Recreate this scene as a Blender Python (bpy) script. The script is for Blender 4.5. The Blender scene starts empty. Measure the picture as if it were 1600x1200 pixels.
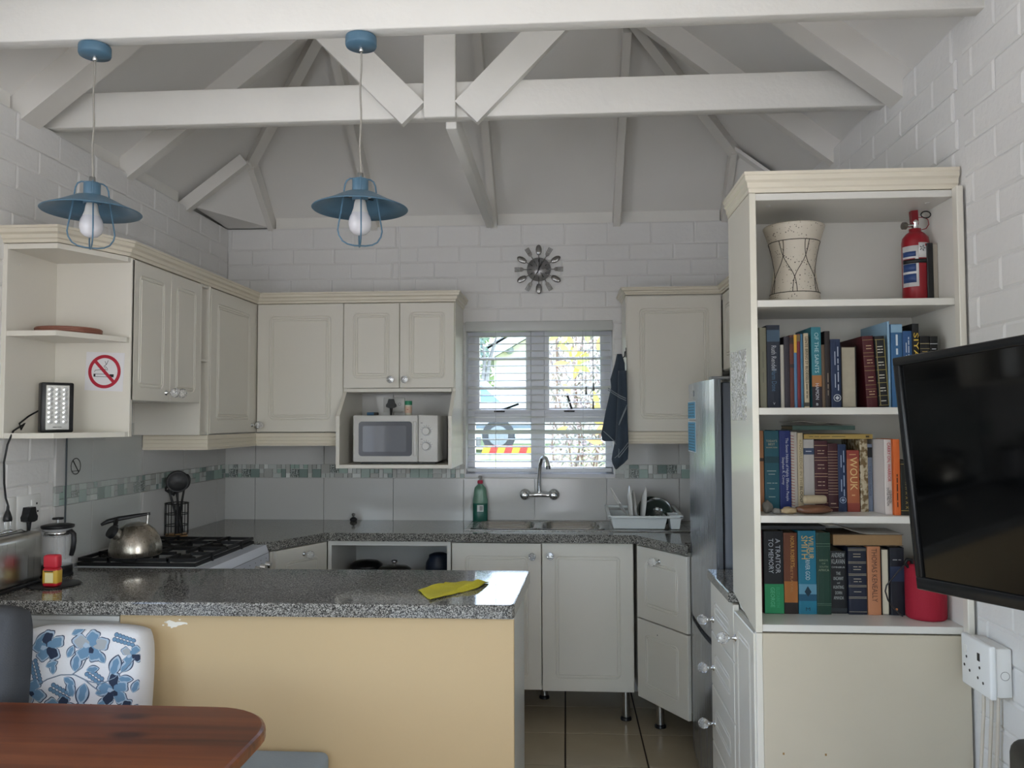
import bpy, bmesh, math, random
from mathutils import Matrix, Vector, noise
random.seed(7)
PI = math.pi
scene = bpy.context.scene
COL = scene.collection

# ------------------------------------------------------------------ camera
def cam_matrix(loc, yaw, pitch, roll):
    cy, sy, cp, sp = math.cos(yaw), math.sin(yaw), math.cos(pitch), math.sin(pitch)
    fwd = Vector((-sy * cp, cy * cp, sp)); right = Vector((cy, sy, 0)); up = right.cross(fwd)
    r2 = right * math.cos(roll) + up * math.sin(roll); u2 = up * math.cos(roll) - right * math.sin(roll)
    b = -fwd
    return Matrix(((r2.x, u2.x, b.x, loc[0]), (r2.y, u2.y, b.y, loc[1]), (r2.z, u2.z, b.z, loc[2]), (0, 0, 0, 1)))
cam = bpy.data.cameras.new('camera'); camo = bpy.data.objects.new('camera', cam); COL.objects.link(camo)
camo.matrix_world = cam_matrix((0, 0, 1.46), math.radians(3.80), math.radians(2.51), math.radians(-0.153))
cam.sensor_fit = 'HORIZONTAL'; cam.sensor_width = 36; cam.lens = 36 * 1260 / 1600; cam.clip_start = 0.02
scene.camera = camo

# ------------------------------------------------------------------ world, sun, daylight, exposure
world = bpy.data.worlds.new('sky'); scene.world = world; world.use_nodes = True
wn = world.node_tree; wn.nodes.clear()
wo = wn.nodes.new('ShaderNodeOutputWorld'); wb = wn.nodes.new('ShaderNodeBackground'); wsky = wn.nodes.new('ShaderNodeTexSky')
wsky.sky_type = 'NISHITA'; wsky.sun_disc = False; wsky.sun_elevation = math.radians(60); wsky.sun_rotation = math.radians(40)
wsky.dust_density = 2.5
wb.inputs['Strength'].default_value = 1.3
wn.links.new(wsky.outputs[0], wb.inputs['Color']); wn.links.new(wb.outputs[0], wo.inputs['Surface'])
sun = bpy.data.lights.new('sun', 'SUN'); suno = bpy.data.objects.new('sun', sun); COL.objects.link(suno)
sun.energy = 7.0; sun.angle = math.radians(1.0); sun.color = (1.0, 0.97, 0.93)
suno.rotation_euler = (math.radians(30), 0, math.radians(140))      # high sun beyond the kitchen window, to the right
def area(name, loc, rot, sx, sy, power, color=(1, 1, 1)):
    l = bpy.data.lights.new(name, 'AREA'); l.shape = 'RECTANGLE'; l.size = sx; l.size_y = sy; l.energy = power; l.color = color
    o = bpy.data.objects.new(name, l); COL.objects.link(o); o.location = loc; o.rotation_euler = rot
    return o
# daylight coming in through the patio doors and the lounge window behind the camera
area('patio_daylight', (-0.75, -2.97, 1.15), (PI / 2, 0, 0), 1.9, 2.1, 17, (1.0, 0.985, 0.96))
area('lounge_window_daylight', (-1.885, 0.55, 1.5), (PI / 2, 0, -PI / 2), 1.65, 1.15, 8, (1.0, 0.985, 0.96))
area('added_right_fill', (1.09, -0.55, 1.5), (PI / 2, 0, PI / 2), 1.6, 1.15, 38, (1.0, 0.985, 0.96))  # added fill light for the left tiles and cabinets, no known window there
scene.view_settings.view_transform = 'Standard'; scene.view_settings.look = 'None'
scene.view_settings.gamma = 1.0; scene.view_settings.use_curve_mapping = False
scene.view_settings.exposure = 0.14

# ------------------------------------------------------------------ materials
def lin(h):
    h = h.lstrip('#'); r = []
    for i in (0, 2, 4):
        c = int(h[i:i + 2], 16) / 255
        r.append(c / 12.92 if c <= 0.04045 else ((c + 0.055) / 1.055) ** 2.4)
    return (*r, 1)
MC = {}
def mat(name, col='#cccccc', rough=0.5, metal=0.0, var=0.0, vscale=8, bump=0.0, bscale=60, trans=0.0, ior=1.45, emit=0.0, coat=0.0, alpha=1.0, sheen=0.0):
    if name in MC: return MC[name]
    m = bpy.data.materials.new(name); m.use_nodes = True; MC[name] = m
    nt = m.node_tree; p = nt.nodes['Principled BSDF']
    c = lin(col) if isinstance(col, str) else (*col[:3], 1)
    p.inputs['Base Color'].default_value = c; p.inputs['Roughness'].default_value = rough; p.inputs['Metallic'].default_value = metal
    p.inputs['IOR'].default_value = ior; p.inputs['Transmission Weight'].default_value = trans; p.inputs['Alpha'].default_value = alpha
    p.inputs['Coat Weight'].default_value = coat
    if sheen: p.inputs['Sheen Weight'].default_value = sheen
    if emit: p.inputs['Emission Color'].default_value = c; p.inputs['Emission Strength'].default_value = emit
    m.diffuse_color = c
    if var or bump:
        tc = nt.nodes.new('ShaderNodeTexCoord')
    if var:
        n = nt.nodes.new('ShaderNodeTexNoise'); n.inputs['Scale'].default_value = vscale; n.inputs['Detail'].default_value = 5
        mx = nt.nodes.new('ShaderNodeMix'); mx.data_type = 'RGBA'
        mx.inputs['A'].default_value = tuple(x * (1 - var) for x in c[:3]) + (1,)
        mx.inputs['B'].default_value = tuple(min(1, x * (1 + var)) for x in c[:3]) + (1,)
        nt.links.new(tc.outputs['Object'], n.inputs['Vector']); nt.links.new(n.outputs['Fac'], mx.inputs['Factor'])
        nt.links.new(mx.outputs['Result'], p.inputs['Base Color'])
    if bump:
        n2 = nt.nodes.new('ShaderNodeTexNoise'); n2.inputs['Scale'].default_value = bscale; n2.inputs['Detail'].default_value = 4
        b = nt.nodes.new('ShaderNodeBump'); b.inputs['Strength'].default_value = bump; b.inputs['Distance'].default_value = 0.01
        nt.links.new(tc.outputs['Object'], n2.inputs['Vector']); nt.links.new(n2.outputs['Fac'], b.inputs['Height'])
        nt.links.new(b.outputs['Normal'], p.inputs['Normal'])
    return m
def nodes_of(m): return m.node_tree.nodes, m.node_tree.links, m.node_tree.nodes['Principled BSDF']
def ramp(nd, stops, const=False):
    r = nd.new('ShaderNodeValToRGB'); e = r.color_ramp.elements
    while len(e) < len(stops): e.new(0.5)
    for el, (pos, c) in zip(e, stops): el.position = pos; el.color = lin(c) if isinstance(c, str) else c
    if const: r.color_ramp.interpolation = 'CONSTANT'
    return r

def granite_mat():
    m = mat('granite', '#77766f', 0.07); nd, ln, p = nodes_of(m)
    tc = nd.new('ShaderNodeTexCoord')
    v = nd.new('ShaderNodeTexVoronoi'); v.inputs['Scale'].default_value = 380; v.feature = 'F1'
    n = nd.new('ShaderNodeTexNoise'); n.inputs['Scale'].default_value = 230; n.inputs['Detail'].default_value = 5; n.inputs['Roughness'].default_value = 0.7
    s = nd.new('ShaderNodeSeparateColor')
    a = nd.new('ShaderNodeMath'); a.operation = 'MULTIPLY_ADD'; a.inputs[1].default_value = 0.55
    b = nd.new('ShaderNodeMath'); b.operation = 'MULTIPLY'; b.inputs[1].default_value = 0.45
    r = ramp(nd, [(0.2, '#1e1e20'), (0.38, '#434240'), (0.5, '#6f6e69'), (0.62, '#8f8d88'), (0.8, '#b9b7b0')])
    for t in (v, n): ln.new(tc.outputs['Object'], t.inputs['Vector'])
    ln.new(v.outputs['Color'], s.inputs[0]); ln.new(n.outputs['Fac'], b.inputs[0])
    ln.new(s.outputs[0], a.inputs[0]); ln.new(b.outputs[0], a.inputs[2]); ln.new(a.outputs[0], r.inputs[0]); ln.new(r.outputs[0], p.inputs['Base Color'])
    return m
def wood_mat(name, cols, axis='X', scale=3.0, knots=False, rough=0.35):
    m = mat(name, cols[1], rough); nd, ln, p = nodes_of(m)
    tc = nd.new('ShaderNodeTexCoord'); mp = nd.new('ShaderNodeMapping')
    sc = {'X': (0.35, 7, 7), 'Y': (7, 0.35, 7), 'Z': (7, 7, 0.35)}[axis]
    mp.inputs['Scale'].default_value = sc
    n = nd.new('ShaderNodeTexNoise'); n.inputs['Scale'].default_value = scale; n.inputs['Detail'].default_value = 6; n.inputs['Distortion'].default_value = 0.6
    r = ramp(nd, [(0.3, cols[0]), (0.5, cols[1]), (0.7, cols[2])])
    ln.new(tc.outputs['Object'], mp.inputs['Vector']); ln.new(mp.outputs[0], n.inputs['Vector']); ln.new(n.outputs['Fac'], r.inputs[0])
    out = r.outputs[0]
    if knots:
        v = nd.new('ShaderNodeTexVoronoi'); v.voronoi_dimensions = '2D'; v.inputs['Scale'].default_value = 3.6; mp2 = nd.new('ShaderNodeMapping'); mp2.inputs['Scale'].default_value = (0.6, 1.4, 0.01); mp2.inputs['Location'].default_value = (0.31, 0.4, 0)
        r2 = ramp(nd, [(0.0, '#ffffff'), (0.05, '#ffffff'), (0.13, '#000000')])
        mx = nd.new('ShaderNodeMix'); mx.data_type = 'RGBA'; mx.inputs['B'].default_value = lin('#3b160b')
        ln.new(tc.outputs['Object'], mp2.inputs['Vector']); ln.new(mp2.outputs[0], v.inputs['Vector']); ln.new(v.outputs['Distance'], r2.inputs[0])
        ln.new(r2.outputs[0], mx.inputs['Factor']); ln.new(out, mx.inputs['A']); out = mx.outputs['Result']
    ln.new(out, p.inputs['Base Color'])
    return m
def brushed(name, col, rough, axis='Z', metal=1.0):
    m = mat(name, col, rough, metal); nd, ln, p = nodes_of(m)
    tc = nd.new('ShaderNodeTexCoord'); mp = nd.new('ShaderNodeMapping')
    mp.inputs['Scale'].default_value = {'Z': (300, 300, 4), 'X': (4, 300, 300), 'Y': (300, 4, 300)}[axis]
    n = nd.new('ShaderNodeTexNoise'); n.inputs['Scale'].default_value = 1.0; n.inputs['Detail'].default_value = 3
    mr = nd.new('ShaderNodeMapRange'); mr.inputs[3].default_value = rough * 0.7; mr.inputs[4].default_value = rough * 1.4
    ln.new(tc.outputs['Object'], mp.inputs['Vector']); ln.new(mp.outputs[0], n.inputs['Vector']); ln.new(n.outputs['Fac'], mr.inputs[0]); ln.new(mr.outputs[0], p.inputs['Roughness'])
    return m

PAINT = mat('white_paint', '#e4e3e1', 0.55, var=0.03, vscale=5, bump=0.25, bscale=45)
BEAMP = mat('beam_paint', '#e6e4de', 0.5, var=0.04, vscale=6, bump=0.2, bscale=30)
CEIL = mat('ceiling_board', '#e7e5e1', 0.7, var=0.05, vscale=2.5)
CREAM = mat('cream_board', '#e1ddd2', 0.33, var=0.02, vscale=4)
CREAM2 = mat('cream_trim', '#e0d8c6', 0.4, var=0.03, vscale=6)
WHITEB = mat('white_melamine', '#dcdad3', 0.3)
TILEW = mat('white_tile', '#c9c8c6', 0.12, var=0.015, vscale=3)
GROUT = mat('grout', '#a9a8a5', 0.8)
FTILE = mat('floor_tile', '#b3a58c', 0.22, var=0.12, vscale=5)
FGROUT = mat('floor_grout', '#2b2017', 0.85)
GRANITE = granite_mat()
YELLOWP = mat('yellow_paint', '#c6ad85', 0.42, var=0.03, vscale=3)
CHROME = mat('chrome', '#d8dadc', 0.08, 1.0)
STEEL = brushed('brushed_steel', '#b9b7b2', 0.3, 'Z')
STEELX = brushed('sink_steel', '#b4b3b0', 0.25, 'X')
BLACK = mat('black_plastic', '#17181b', 0.4)
BLACKM = mat('black_iron', '#111214', 0.55)
WHITEP = mat('white_plastic', '#e3e3e0', 0.3)
GLASS = mat('clear_glass', '#f4f8f6', 0.0, trans=1.0, ior=1.45)
CRYSTAL = mat('crystal', '#ffffff', 0.02, trans=0.85, ior=1.55)

# ------------------------------------------------------------------ mesh helpers
WM = {}
def I(o): return WM.get(o, Matrix.Identity(4))
class MB:
    def __init__(s, M=None): s.v = []; s.f = []; s.s = []; s.M = M
    def add(s, vs, fs, smooth=False, M=None):
        k = len(s.v)
        for p in vs:
            p = Vector(p)
            if M is not None: p = M @ p
            if s.M is not None: p = s.M @ p
            s.v.append(p)
        for f in fs: s.f.append([i + k for i in f]); s.s.append(smooth)
        return s
    def box(s, x0, x1, y0, y1, z0, z1, M=None):
        vs = [(x0, y0, z0), (x1, y0, z0), (x1, y1, z0), (x0, y1, z0), (x0, y0, z1), (x1, y0, z1), (x1, y1, z1), (x0, y1, z1)]
        return s.add(vs, [(0, 3, 2, 1), (4, 5, 6, 7), (0, 1, 5, 4), (1, 2, 6, 5), (2, 3, 7, 6), (3, 0, 4, 7)], False, M)
    def rbox(s, x0, x1, y0, y1, z0, z1, b=0.004, seg=2, M=None, smooth=True):
        bm = bmesh.new(); bmesh.ops.create_cube(bm, size=1)
        for v in bm.verts: v.co = ((x0 + x1) / 2 + v.co.x * (x1 - x0), (y0 + y1) / 2 + v.co.y * (y1 - y0), (z0 + z1) / 2 + v.co.z * (z1 - z0))
        bmesh.ops.bevel(bm, geom=bm.edges[:], offset=b, segments=seg, affect='EDGES', profile=0.5)
        bm.verts.index_update()
        s.add([v.co.copy() for v in bm.verts], [[v.index for v in f.verts] for f in bm.faces], smooth and seg > 1, M); bm.free(); return s
    def cyl(s, p0, p1, r0, r1=None, n=16, cap=True, smooth=True, M=None):
        r1 = r0 if r1 is None else r1
        p0, p1 = Vector(p0), Vector(p1); d = (p1 - p0).normalized()
        a = d.orthogonal().normalized(); b = d.cross(a)
        vs = []
        for p, r in ((p0, r0), (p1, r1)):
            for i in range(n):
                t = 2 * PI * i / n; vs.append(p + (a * math.cos(t) + b * math.sin(t)) * r)
        s.add(vs, [(i, (i + 1) % n, n + (i + 1) % n, n + i) for i in range(n)], smooth, M)
        if cap:
            s.add(vs[:n], [list(range(n))[::-1]], False, M); s.add(vs[n:], [list(range(n))], False, M)
        return s
    def lathe(s, prof, c=(0, 0, 0), n=24, M=None, smooth=True, cap=True):
        vs = []; c = Vector(c)
        for r, z in prof:
            for i in range(n):
                t = 2 * PI * i / n; vs.append(c + Vector((r * math.cos(t), r * math.sin(t), z)))
        fs = []
        for j in range(len(prof) - 1):
            for i in range(n): fs.append((j * n + i, j * n + (i + 1) % n, (j + 1) * n + (i + 1) % n, (j + 1) * n + i))
        s.add(vs, fs, smooth, M)
        if cap:
            if prof[0][0] > 1e-5: s.add(vs[:n], [list(range(n))[::-1]], False, M)
            if prof[-1][0] > 1e-5: s.add(vs[-n:], [list(range(n))], False, M)
        return s
    def tube(s, pts, r, n=8, closed=False, M=None, flat=1.0):
        pts = [Vector(p) for p in pts]; m = len(pts); vs = []
        rr = r if isinstance(r, (list, tuple)) else [r] * m
        prev = None
        for i, p in enumerate(pts):
            d = (pts[(i + 1) % m] - pts[i - 1]) if closed else (pts[min(i + 1, m - 1)] - pts[max(i - 1, 0)])
            if d.length < 1e-9: d = Vector((0, 0, 1))
            d.normalize()
            if prev is None: a = d.orthogonal().normalized()
            else:
                a = prev - d * prev.dot(d)
                a = a.normalized() if a.length > 1e-6 else d.orthogonal().normalized()
            prev = a; b = d.cross(a)
            for k in range(n):
                t = 2 * PI * k / n; vs.append(p + (a * math.cos(t) + b * math.sin(t) * flat) * rr[i])
        fs = []
        for i in range(m if closed else m - 1):
            j = (i + 1) % m
            for k in range(n): fs.append((i * n + k, i * n + (k + 1) % n, j * n + (k + 1) % n, j * n + k))
        s.add(vs, fs, True, M)
        if not closed:
            s.add(vs[:n], [list(range(n))[::-1]], False, M); s.add(vs[-n:], [list(range(n))], False, M)
        return s
    def prism(s, poly, a0, a1, ax='z', M=None):
        n = len(poly)
        def P(p, a): return {'z': (p[0], p[1], a), 'y': (p[0], a, p[1]), 'x': (a, p[0], p[1])}[ax]
        vs = [P(p, a0) for p in poly] + [P(p, a1) for p in poly]
        fs = [list(range(n))[::-1], list(range(n, 2 * n))] + [(i, (i + 1) % n, n + (i + 1) % n, n + i) for i in range(n)]
        return s.add(vs, fs, False, M)
    def hull8(s, a, b):            # a loft between two quads
        return s.add(list(a) + list(b), [(0, 1, 2, 3)[::-1], (4, 5, 6, 7)] + [(i, (i + 1) % 4, 4 + (i + 1) % 4, 4 + i) for i in range(4)])
    def bar(s, p0, p1, w, h, up=(0, 0, 1)):   # beam whose underside centre line runs p0-p1; w sideways, h upwards
        p0, p1 = Vector(p0), Vector(p1); d = (p1 - p0).normalized(); sd = d.cross(Vector(up)).normalized(); u = sd.cross(d).normalized()
        q = lambda p: [p - sd * w / 2, p + sd * w / 2, p + sd * w / 2 + u * h, p - sd * w / 2 + u * h]
        return s.hull8(q(p0), q(p1))
    def ball(s, c, r, n=16, m=10, sz=1.0, M=None):
        return s.lathe([(max(1e-6, r * math.sin(PI * j / m)), -r * sz * math.cos(PI * j / m)) for j in range(m + 1)], c, n, M, cap=False)
    def mesh(s, name, inv=None):
        me = bpy.data.meshes.new(name)
        me.from_pydata([tuple(inv @ p) if inv is not None else tuple(p) for p in s.v], [], s.f)
        me.polygons.foreach_set('use_smooth', s.s)
        me.update()
        bm = bmesh.new(); bm.from_mesh(me); bmesh.ops.recalc_face_normals(bm, faces=bm.faces[:]); bm.to_mesh(me); bm.free()
        return me
    def build(s, name, m, parent=None, **props):
        inv = I(parent).inverted() if parent is not None else None
        me = s.mesh(name, inv); me.materials.append(m)
        o = bpy.data.objects.new(name, me); COL.objects.link(o)
        if parent is not None: o.parent = parent; WM[o] = I(parent)
        for k, v in props.items(): o[k] = v
        return o
def tag(o, label, cat, group=None, kind=None):
    o['label'] = label; o['category'] = cat
    if group: o['group'] = group
    if kind: o['kind'] = kind
    return o
def thing(name, label, cat, loc=(0, 0, 0), rz=0.0, group=None, M=None):
    o = bpy.data.objects.new(name, None); COL.objects.link(o); o.empty_display_size = 0.05
    m = Matrix.Translation(loc) @ Matrix.Rotation(rz, 4, 'Z') if M is None else M
    o.matrix_world = m; WM[o] = m
    return tag(o, label, cat, group)
def inst(mesh, name, M, parent, **props):           # an object that shares mesh data, placed by a world matrix
    o = bpy.data.objects.new(name, mesh); COL.objects.link(o)
    if parent is not None: o.parent = parent; o.matrix_local = I(parent).inverted() @ M
    else: o.matrix_world = M
    WM[o] = M
    for k, v in props.items(): o[k] = v
    return o
def Mat(loc=(0, 0, 0), rz=0.0, rx=0.0, ry=0.0):
    return Matrix.Translation(loc) @ Matrix.Rotation(rz, 4, 'Z') @ Matrix.Rotation(rx, 4, 'X') @ Matrix.Rotation(ry, 4, 'Y')
def text(name, body, size, M, m, parent, align='CENTER', ext=0.0002, fit=None, stretch=1.0):
    # lettering lies in the local XZ plane of M, facing -Y; fit = width to fill; stretch = height factor
    if body[0] == '~':             # print too small to read in the photograph: one fine bar per word
        W = fit or size * .45 * len(body) * 3; n = len(body); b = MB(M); x = -W / 2
        ws = [1 + .6 * math.sin(7.3 * i + len(body) + 40 * size) for i in range(n)]; k = (W - .08 * W * (n > 1)) / sum(ws)
        for w_ in ws:
            b.box(x, x + w_ * k * .9, -ext, ext, -size * .17, size * .17); x += w_ * k + .08 * W / max(1, n - 1) * (n > 1)
        return b.build('fine_print', m, parent, kind='stuff')
    cu = bpy.data.curves.new(name, 'FONT'); cu.body = body; cu.size = size; cu.align_x = align; cu.align_y = 'CENTER'; cu.extrude = ext; cu.resolution_u = 2
    tmp = bpy.data.objects.new('lettering_source', cu); me = tmp.to_mesh(); vs = [tuple(v.co) for v in me.vertices]; fs = [list(f.vertices) for f in me.polygons]
    tmp.to_mesh_clear(); bpy.data.objects.remove(tmp); bpy.data.curves.remove(cu)
    if not vs: return None
    xs = [v[0] for v in vs]; w = max(xs) - min(xs); c = (max(xs) + min(xs)) / 2
    sx = fit / w if fit else 1.0
    return MB(M).add([((v[0] - c) * sx, -v[2], v[1] * stretch) for v in vs], fs).build(name, m, parent)

XL, XR, YB, ZT = -1.908, 1.115, 4.42, 2.54
ZTR = 2.58

# ================================================================== THE SETTING
def S(o, label=None):
    o['kind'] = 'structure'
    if label: o['label'] = label
    return o
YF = -3.0
floor = S(MB().box(XL - .22, XR + .22, YF - .2, YB + .22, -0.12, -0.006).build('floor', FGROUT), 'beige square tiled floor with dark grout lines')
ft = MB().rbox(0.0035, 0.3465, 0.0035, 0.3465, -0.008, 0.0, 0.0015, 1); ftm = ft.mesh('tile'); ftm.materials.append(FTILE)
for i in range(-6, 4):
    for j in range(-10, 13):
        x, y = -0.01 + 0.35 * i, 3.48 + 0.35 * (j - 10)
        if x < XL - 0.3 or x > XR or y > YB or y + .35 < -1.2: continue
        inst(ftm, 'tile', Mat((x, y, random.uniform(-.0006, 0))), floor)

# ---- walls: a mortar body with a painted brick face
WX0, WX1, WZ0, WZ1 = -0.552, 0.262, 1.158, 2.002
b = MB()
b.box(XL - .22, WX0, YB + .004, YB + .22, 0, ZT).box(WX1, XR + .22, YB + .004, YB + .22, 0, ZT)
b.box(WX0, WX1, YB + .004, YB + .22, 0, WZ0).box(WX0, WX1, YB + .004, YB + .22, WZ1, ZT)
wall_back = S(b.build('wall_back', PAINT), 'white painted brick wall with a kitchen window')
LW0, LW1, LZ0, LZ1 = -0.32, 1.42, 0.9, 2.1      # lounge window in the left wall, behind the camera
b = MB()
b.box(XL - .22, XL - .004, LW1, YB, 0, ZT).box(XL - .22, XL - .004, YF, LW0, 0, ZT)
b.box(XL - .22, XL - .004, LW0, LW1, 0, LZ0).box(XL - .22, XL - .004, LW0, LW1, LZ1, ZT)
wall_left = S(b.build('wall_left', PAINT), 'white painted brick side wall above the wall cabinets')
RW0, RW1 = -1.37, 0.27  # opening for the window added to light the left side
b = MB(); b.box(XR + .004, XR + .22, RW1, YB, 0, ZTR).box(XR + .004, XR + .22, YF, RW0, 0, ZTR).box(XR + .004, XR + .22, RW0, RW1, 0, LZ0).box(XR + .004, XR + .22, RW0, RW1, LZ1, ZTR)
wall_right = S(b.build('wall_right', PAINT), 'white painted brick wall beside the bookshelf')
# gable wall behind the camera with the patio door opening
b = MB(); PX0, PX1, PZ1 = -1.75, 0.25, 2.25
b.box(XL - .22, PX0, YF - .2, YF, 0, ZT).box(PX1, XR + .22, YF - .2, YF, 0, ZT).box(PX0, PX1, YF - .2, YF, PZ1, ZT)
b.prism([(XL - .22, ZT), (XR + .22, ZT), (-.4, 3.85)], YF - .2, YF, 'y')
wall_front = S(b.build('wall_front', PAINT), 'white gable wall with patio doors')

COURSE, BRL = 0.0865, 0.236
brick_cache = {}
def brick_mesh(L, h):
    k = (round(L, 3), round(h, 3))
    if k not in brick_cache:
        g, d, c = 0.0, 0.0045, 0.0075
        o = [(g, g), (L - g, g), (L - g, h - g), (g, h - g)]
        q = [(g + c, g + c), (L - g - c, g + c), (L - g - c, h - g - c), (g + c, h - g - c)]
        m = MB(); m.add([(x, 0.005, z) for x, z in o] + [(x, .0012, z) for x, z in o] + [(x, -d + .002, z) for x, z in q],
                        [(8, 9, 10, 11)] + [(i, (i + 1) % 4, 4 + (i + 1) % 4, 4 + i) for i in range(4)] + [(4 + i, 4 + (i + 1) % 4, 8 + (i + 1) % 4, 8 + i) for i in range(4)], False)
        me = m.mesh('brick'); me.materials.append(PAINT); brick_cache[k] = me
    return brick_cache[k]
def bricks(wall, M, ztop, topc, rects, u_phase):
    """rects: regions (u0,u1,z0,z1) of the face that show; M maps (u, depth, z) of the face to the world"""
    z1 = ztop; row = 0
    while z1 > 0.25:
        h = topc if row == 0 else COURSE
        z0 = z1 - h
        ivs = sorted([(r[0], r[1]) for r in rects if r[2] < z1 - .02 and r[3] > z0 + .02])
        merged = []
        for a, c in ivs:
            if merged and a <= merged[-1][1] + 1e-4: merged[-1][1] = max(c, merged[-1][1])
            else: merged.append([a, c])
        for a, c in merged:
            u = u_phase + (row % 2) * BRL * 0.5 + math.floor((a - u_phase) / BRL - 1) * BRL + random.uniform(-.012, .012)
            while u < c:
                s, e = max(u, a), min(u + BRL, c)
                if e - s > 0.03:
                    inst(brick_mesh(e - s, h), 'brick', M @ Matrix.Translation((s, random.uniform(-.0012, .0012), z0)) @ Matrix.Rotation(random.uniform(-.004, .004), 4, 'Y') @ Matrix.Rotation(random.uniform(-.006, .006), 4, 'Z'), wall)
                u += BRL
        z1 = z0; row += 1
bricks(wall_back, Mat((0, YB, 0)), ZT, 0.12, [(XL, XR, 2.06, ZT), (XL, 0.9, 2.06, ZT), (-0.60, WX0, WZ0 - .05, 2.06), (WX1, 0.33, WZ0 - .05, 2.06), (WX0, WX1, WZ1, 2.06)], -1.66)
bricks(wall_left, Mat((XL, 0, 0), PI / 2), ZT, 0.10, [(0.6, YB, 2.13, ZT), (1.44, 2.62, .92, 2.13), (2.62, 2.90, 0.92, 1.40)], 0.05)
bricks(wall_right, Mat((XR, 0, 0), -PI / 2), ZTR, 0.10, [(-4.3, -2.335, 2.15, ZTR), (-2.30, -0.55, 0.30, ZTR)], 0.0)

# ---- splashback tiles and the mosaic strip
tile_cache = {}
def plate_mesh(key, L, h, d, m, c=0.0012, name='tile'):
    k = (key, round(L, 3), round(h, 3))
    if k not in tile_cache:
        mb = MB(); o = [(0, 0), (L, 0), (L, h), (0, h)]; q = [(c, c), (L - c, c), (L - c, h - c), (c, h - c)]
        mb.add([(x, 0.003, z) for x, z in o] + [(x, -d + c, z) for x, z in o] + [(x, -d, z) for x, z in q],
               [(8, 9, 10, 11)] + [(i, (i + 1) % 4, 4 + (i + 1) % 4, 4 + i) for i in range(4)] + [(4 + i, 4 + (i + 1) % 4, 8 + (i + 1) % 4, 8 + i) for i in range(4)])
        me = mb.mesh(name); me.materials.append(m); tile_cache[k] = me
    return tile_cache[k]
def tiles(wall, M, u0, u1, phase, z0, z1, gap=0.0025):
    u = phase + math.floor((u0 - phase) / .39) * .39
    while u < u1:
        s, e = max(u, u0), min(u + .39, u1)
        if e - s > 0.02: inst(plate_mesh('t', e - s - gap, z1 - z0 - gap, .006, TILEW), 'wall_tile', M @ Matrix.Translation((s + gap / 2, random.uniform(-.0006, 0), z0 + gap / 2)), wall)
        u += .39
MOS = [mat('mosaic_green', '#9fb3ab', 0.15), mat('mosaic_pale', '#c3c8c5', 0.15), mat('mosaic_grey', '#b0b1ae', 0.25), mat('mosaic_light', '#dfe2df', 0.2), mat('mosaic_dark', '#83948f', 0.15)]
def speck(name, a, b, sc):
    m = mat(name, a, 0.2); nd, ln, p = nodes_of(m); tc = nd.new('ShaderNodeTexCoord'); n = nd.new('ShaderNodeTexNoise'); n.inputs['Scale'].default_value = sc
    r = ramp(nd, [(0.45, a), (0.55, b)]); ln.new(tc.outputs['Object'], n.inputs['Vector']); ln.new(n.outputs['Fac'], r.inputs[0]); ln.new(r.outputs[0], p.inputs['Base Color']); return m
MOS.append(speck('mosaic_fleck', '#4e5856', '#b9bfbc', 220))
def mosaic(wall, M, u0, u1, z0, h):
    n = int((u1 - u0) / (h / 3)); c = (u1 - u0) / n; r = h / 3
    occ = [[False] * 3 for _ in range(n)]
    for i in range(n):
        for j in range(3):
            if occ[i][j]: continue
            w, t = random.choice([(2, 2), (2, 2), (1, 1), (2, 1), (1, 2), (1, 1)])
            if i + w > n or j + t > 3 or any(occ[i + a][j + q] for a in range(w) for q in range(t)): w, t = 1, 1
            for a in range(w):
                for q in range(t): occ[i + a][j + q] = True
            big = w == 2 and t == 2
            m = random.choices(MOS, [6, 1, 1, 0.2, 3, 3] if big else [1, 5, 4, 1.2, 1.2, .5])[0]
            g = 0.0018
            inst(plate_mesh(m.name, c * w - g, r * t - g, .006, m, .0008), 'mosaic_piece', M @ Matrix.Translation((u0 + c * i + g / 2, random.uniform(-.001, 0), z0 + r * j + g / 2)), wall)
MBK, MLF = Mat((0, YB + .001, 0)), Mat((XL - .001, 0, 0), PI / 2)
tiles(wall_back, MBK, XL, 0.95, -1.731, 0.905, 1.139)
tiles(wall_back, MBK, XL, WX0 - .003, -1.731, 1.213, 1.60); tiles(wall_back, MBK, WX1 + .003, 0.95, -1.731, 1.213, 1.45)
mosaic(wall_back, MBK, XL, WX0 - .004, 1.139, .074); mosaic(wall_back, MBK, WX1 + .004, 0.95, 1.139, .074)
tiles(wall_left, MLF, 2.905, YB, 3.533, 0.905, 1.139); tiles(wall_left, MLF, 2.905, YB, 3.533, 1.213, 1.56)
mosaic(wall_left, MLF, 2.905, YB, 1.139, .074)

# ---- ceiling: hipped boards on painted rafters
ZR, PIT, XC = 2.63, 0.78, -0.3965
def slab(pts, t=0.02):
    n = len(pts); return MB().add(list(pts) + [(x, y, z + t) for x, y, z in pts], [list(range(n)), list(range(n, 2 * n))[::-1]] + [(i, (i + 1) % n, n + (i + 1) % n, n + i) for i in range(n)])
apx = (XC, YB - (XC - XL), ZR + PIT * (XC - XL)); rdg = (XC, YF - .3, apx[2]); e = 0.45
eL, eR, eB = XL - e, XR + e, YB + e; ze = ZR - PIT * e
ceiling = S(slab([(eL, YF - .3, ze), (eL, eB, ze), apx, rdg]).build('ceiling', CEIL), 'sloping off-white ceiling boards between exposed white rafters')
slab([(eR, YF - .3, ze), (eR, eB, ze), apx, rdg]).build('ceiling_board', CEIL, ceiling)
slab([(eL, eB, ze), (eR, eB, ze), apx]).build('ceiling_board', CEIL, ceiling)
RAFT = mat('rafter_paint', '#dfdcd6', 0.6, var=.04, vscale=6)
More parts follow.
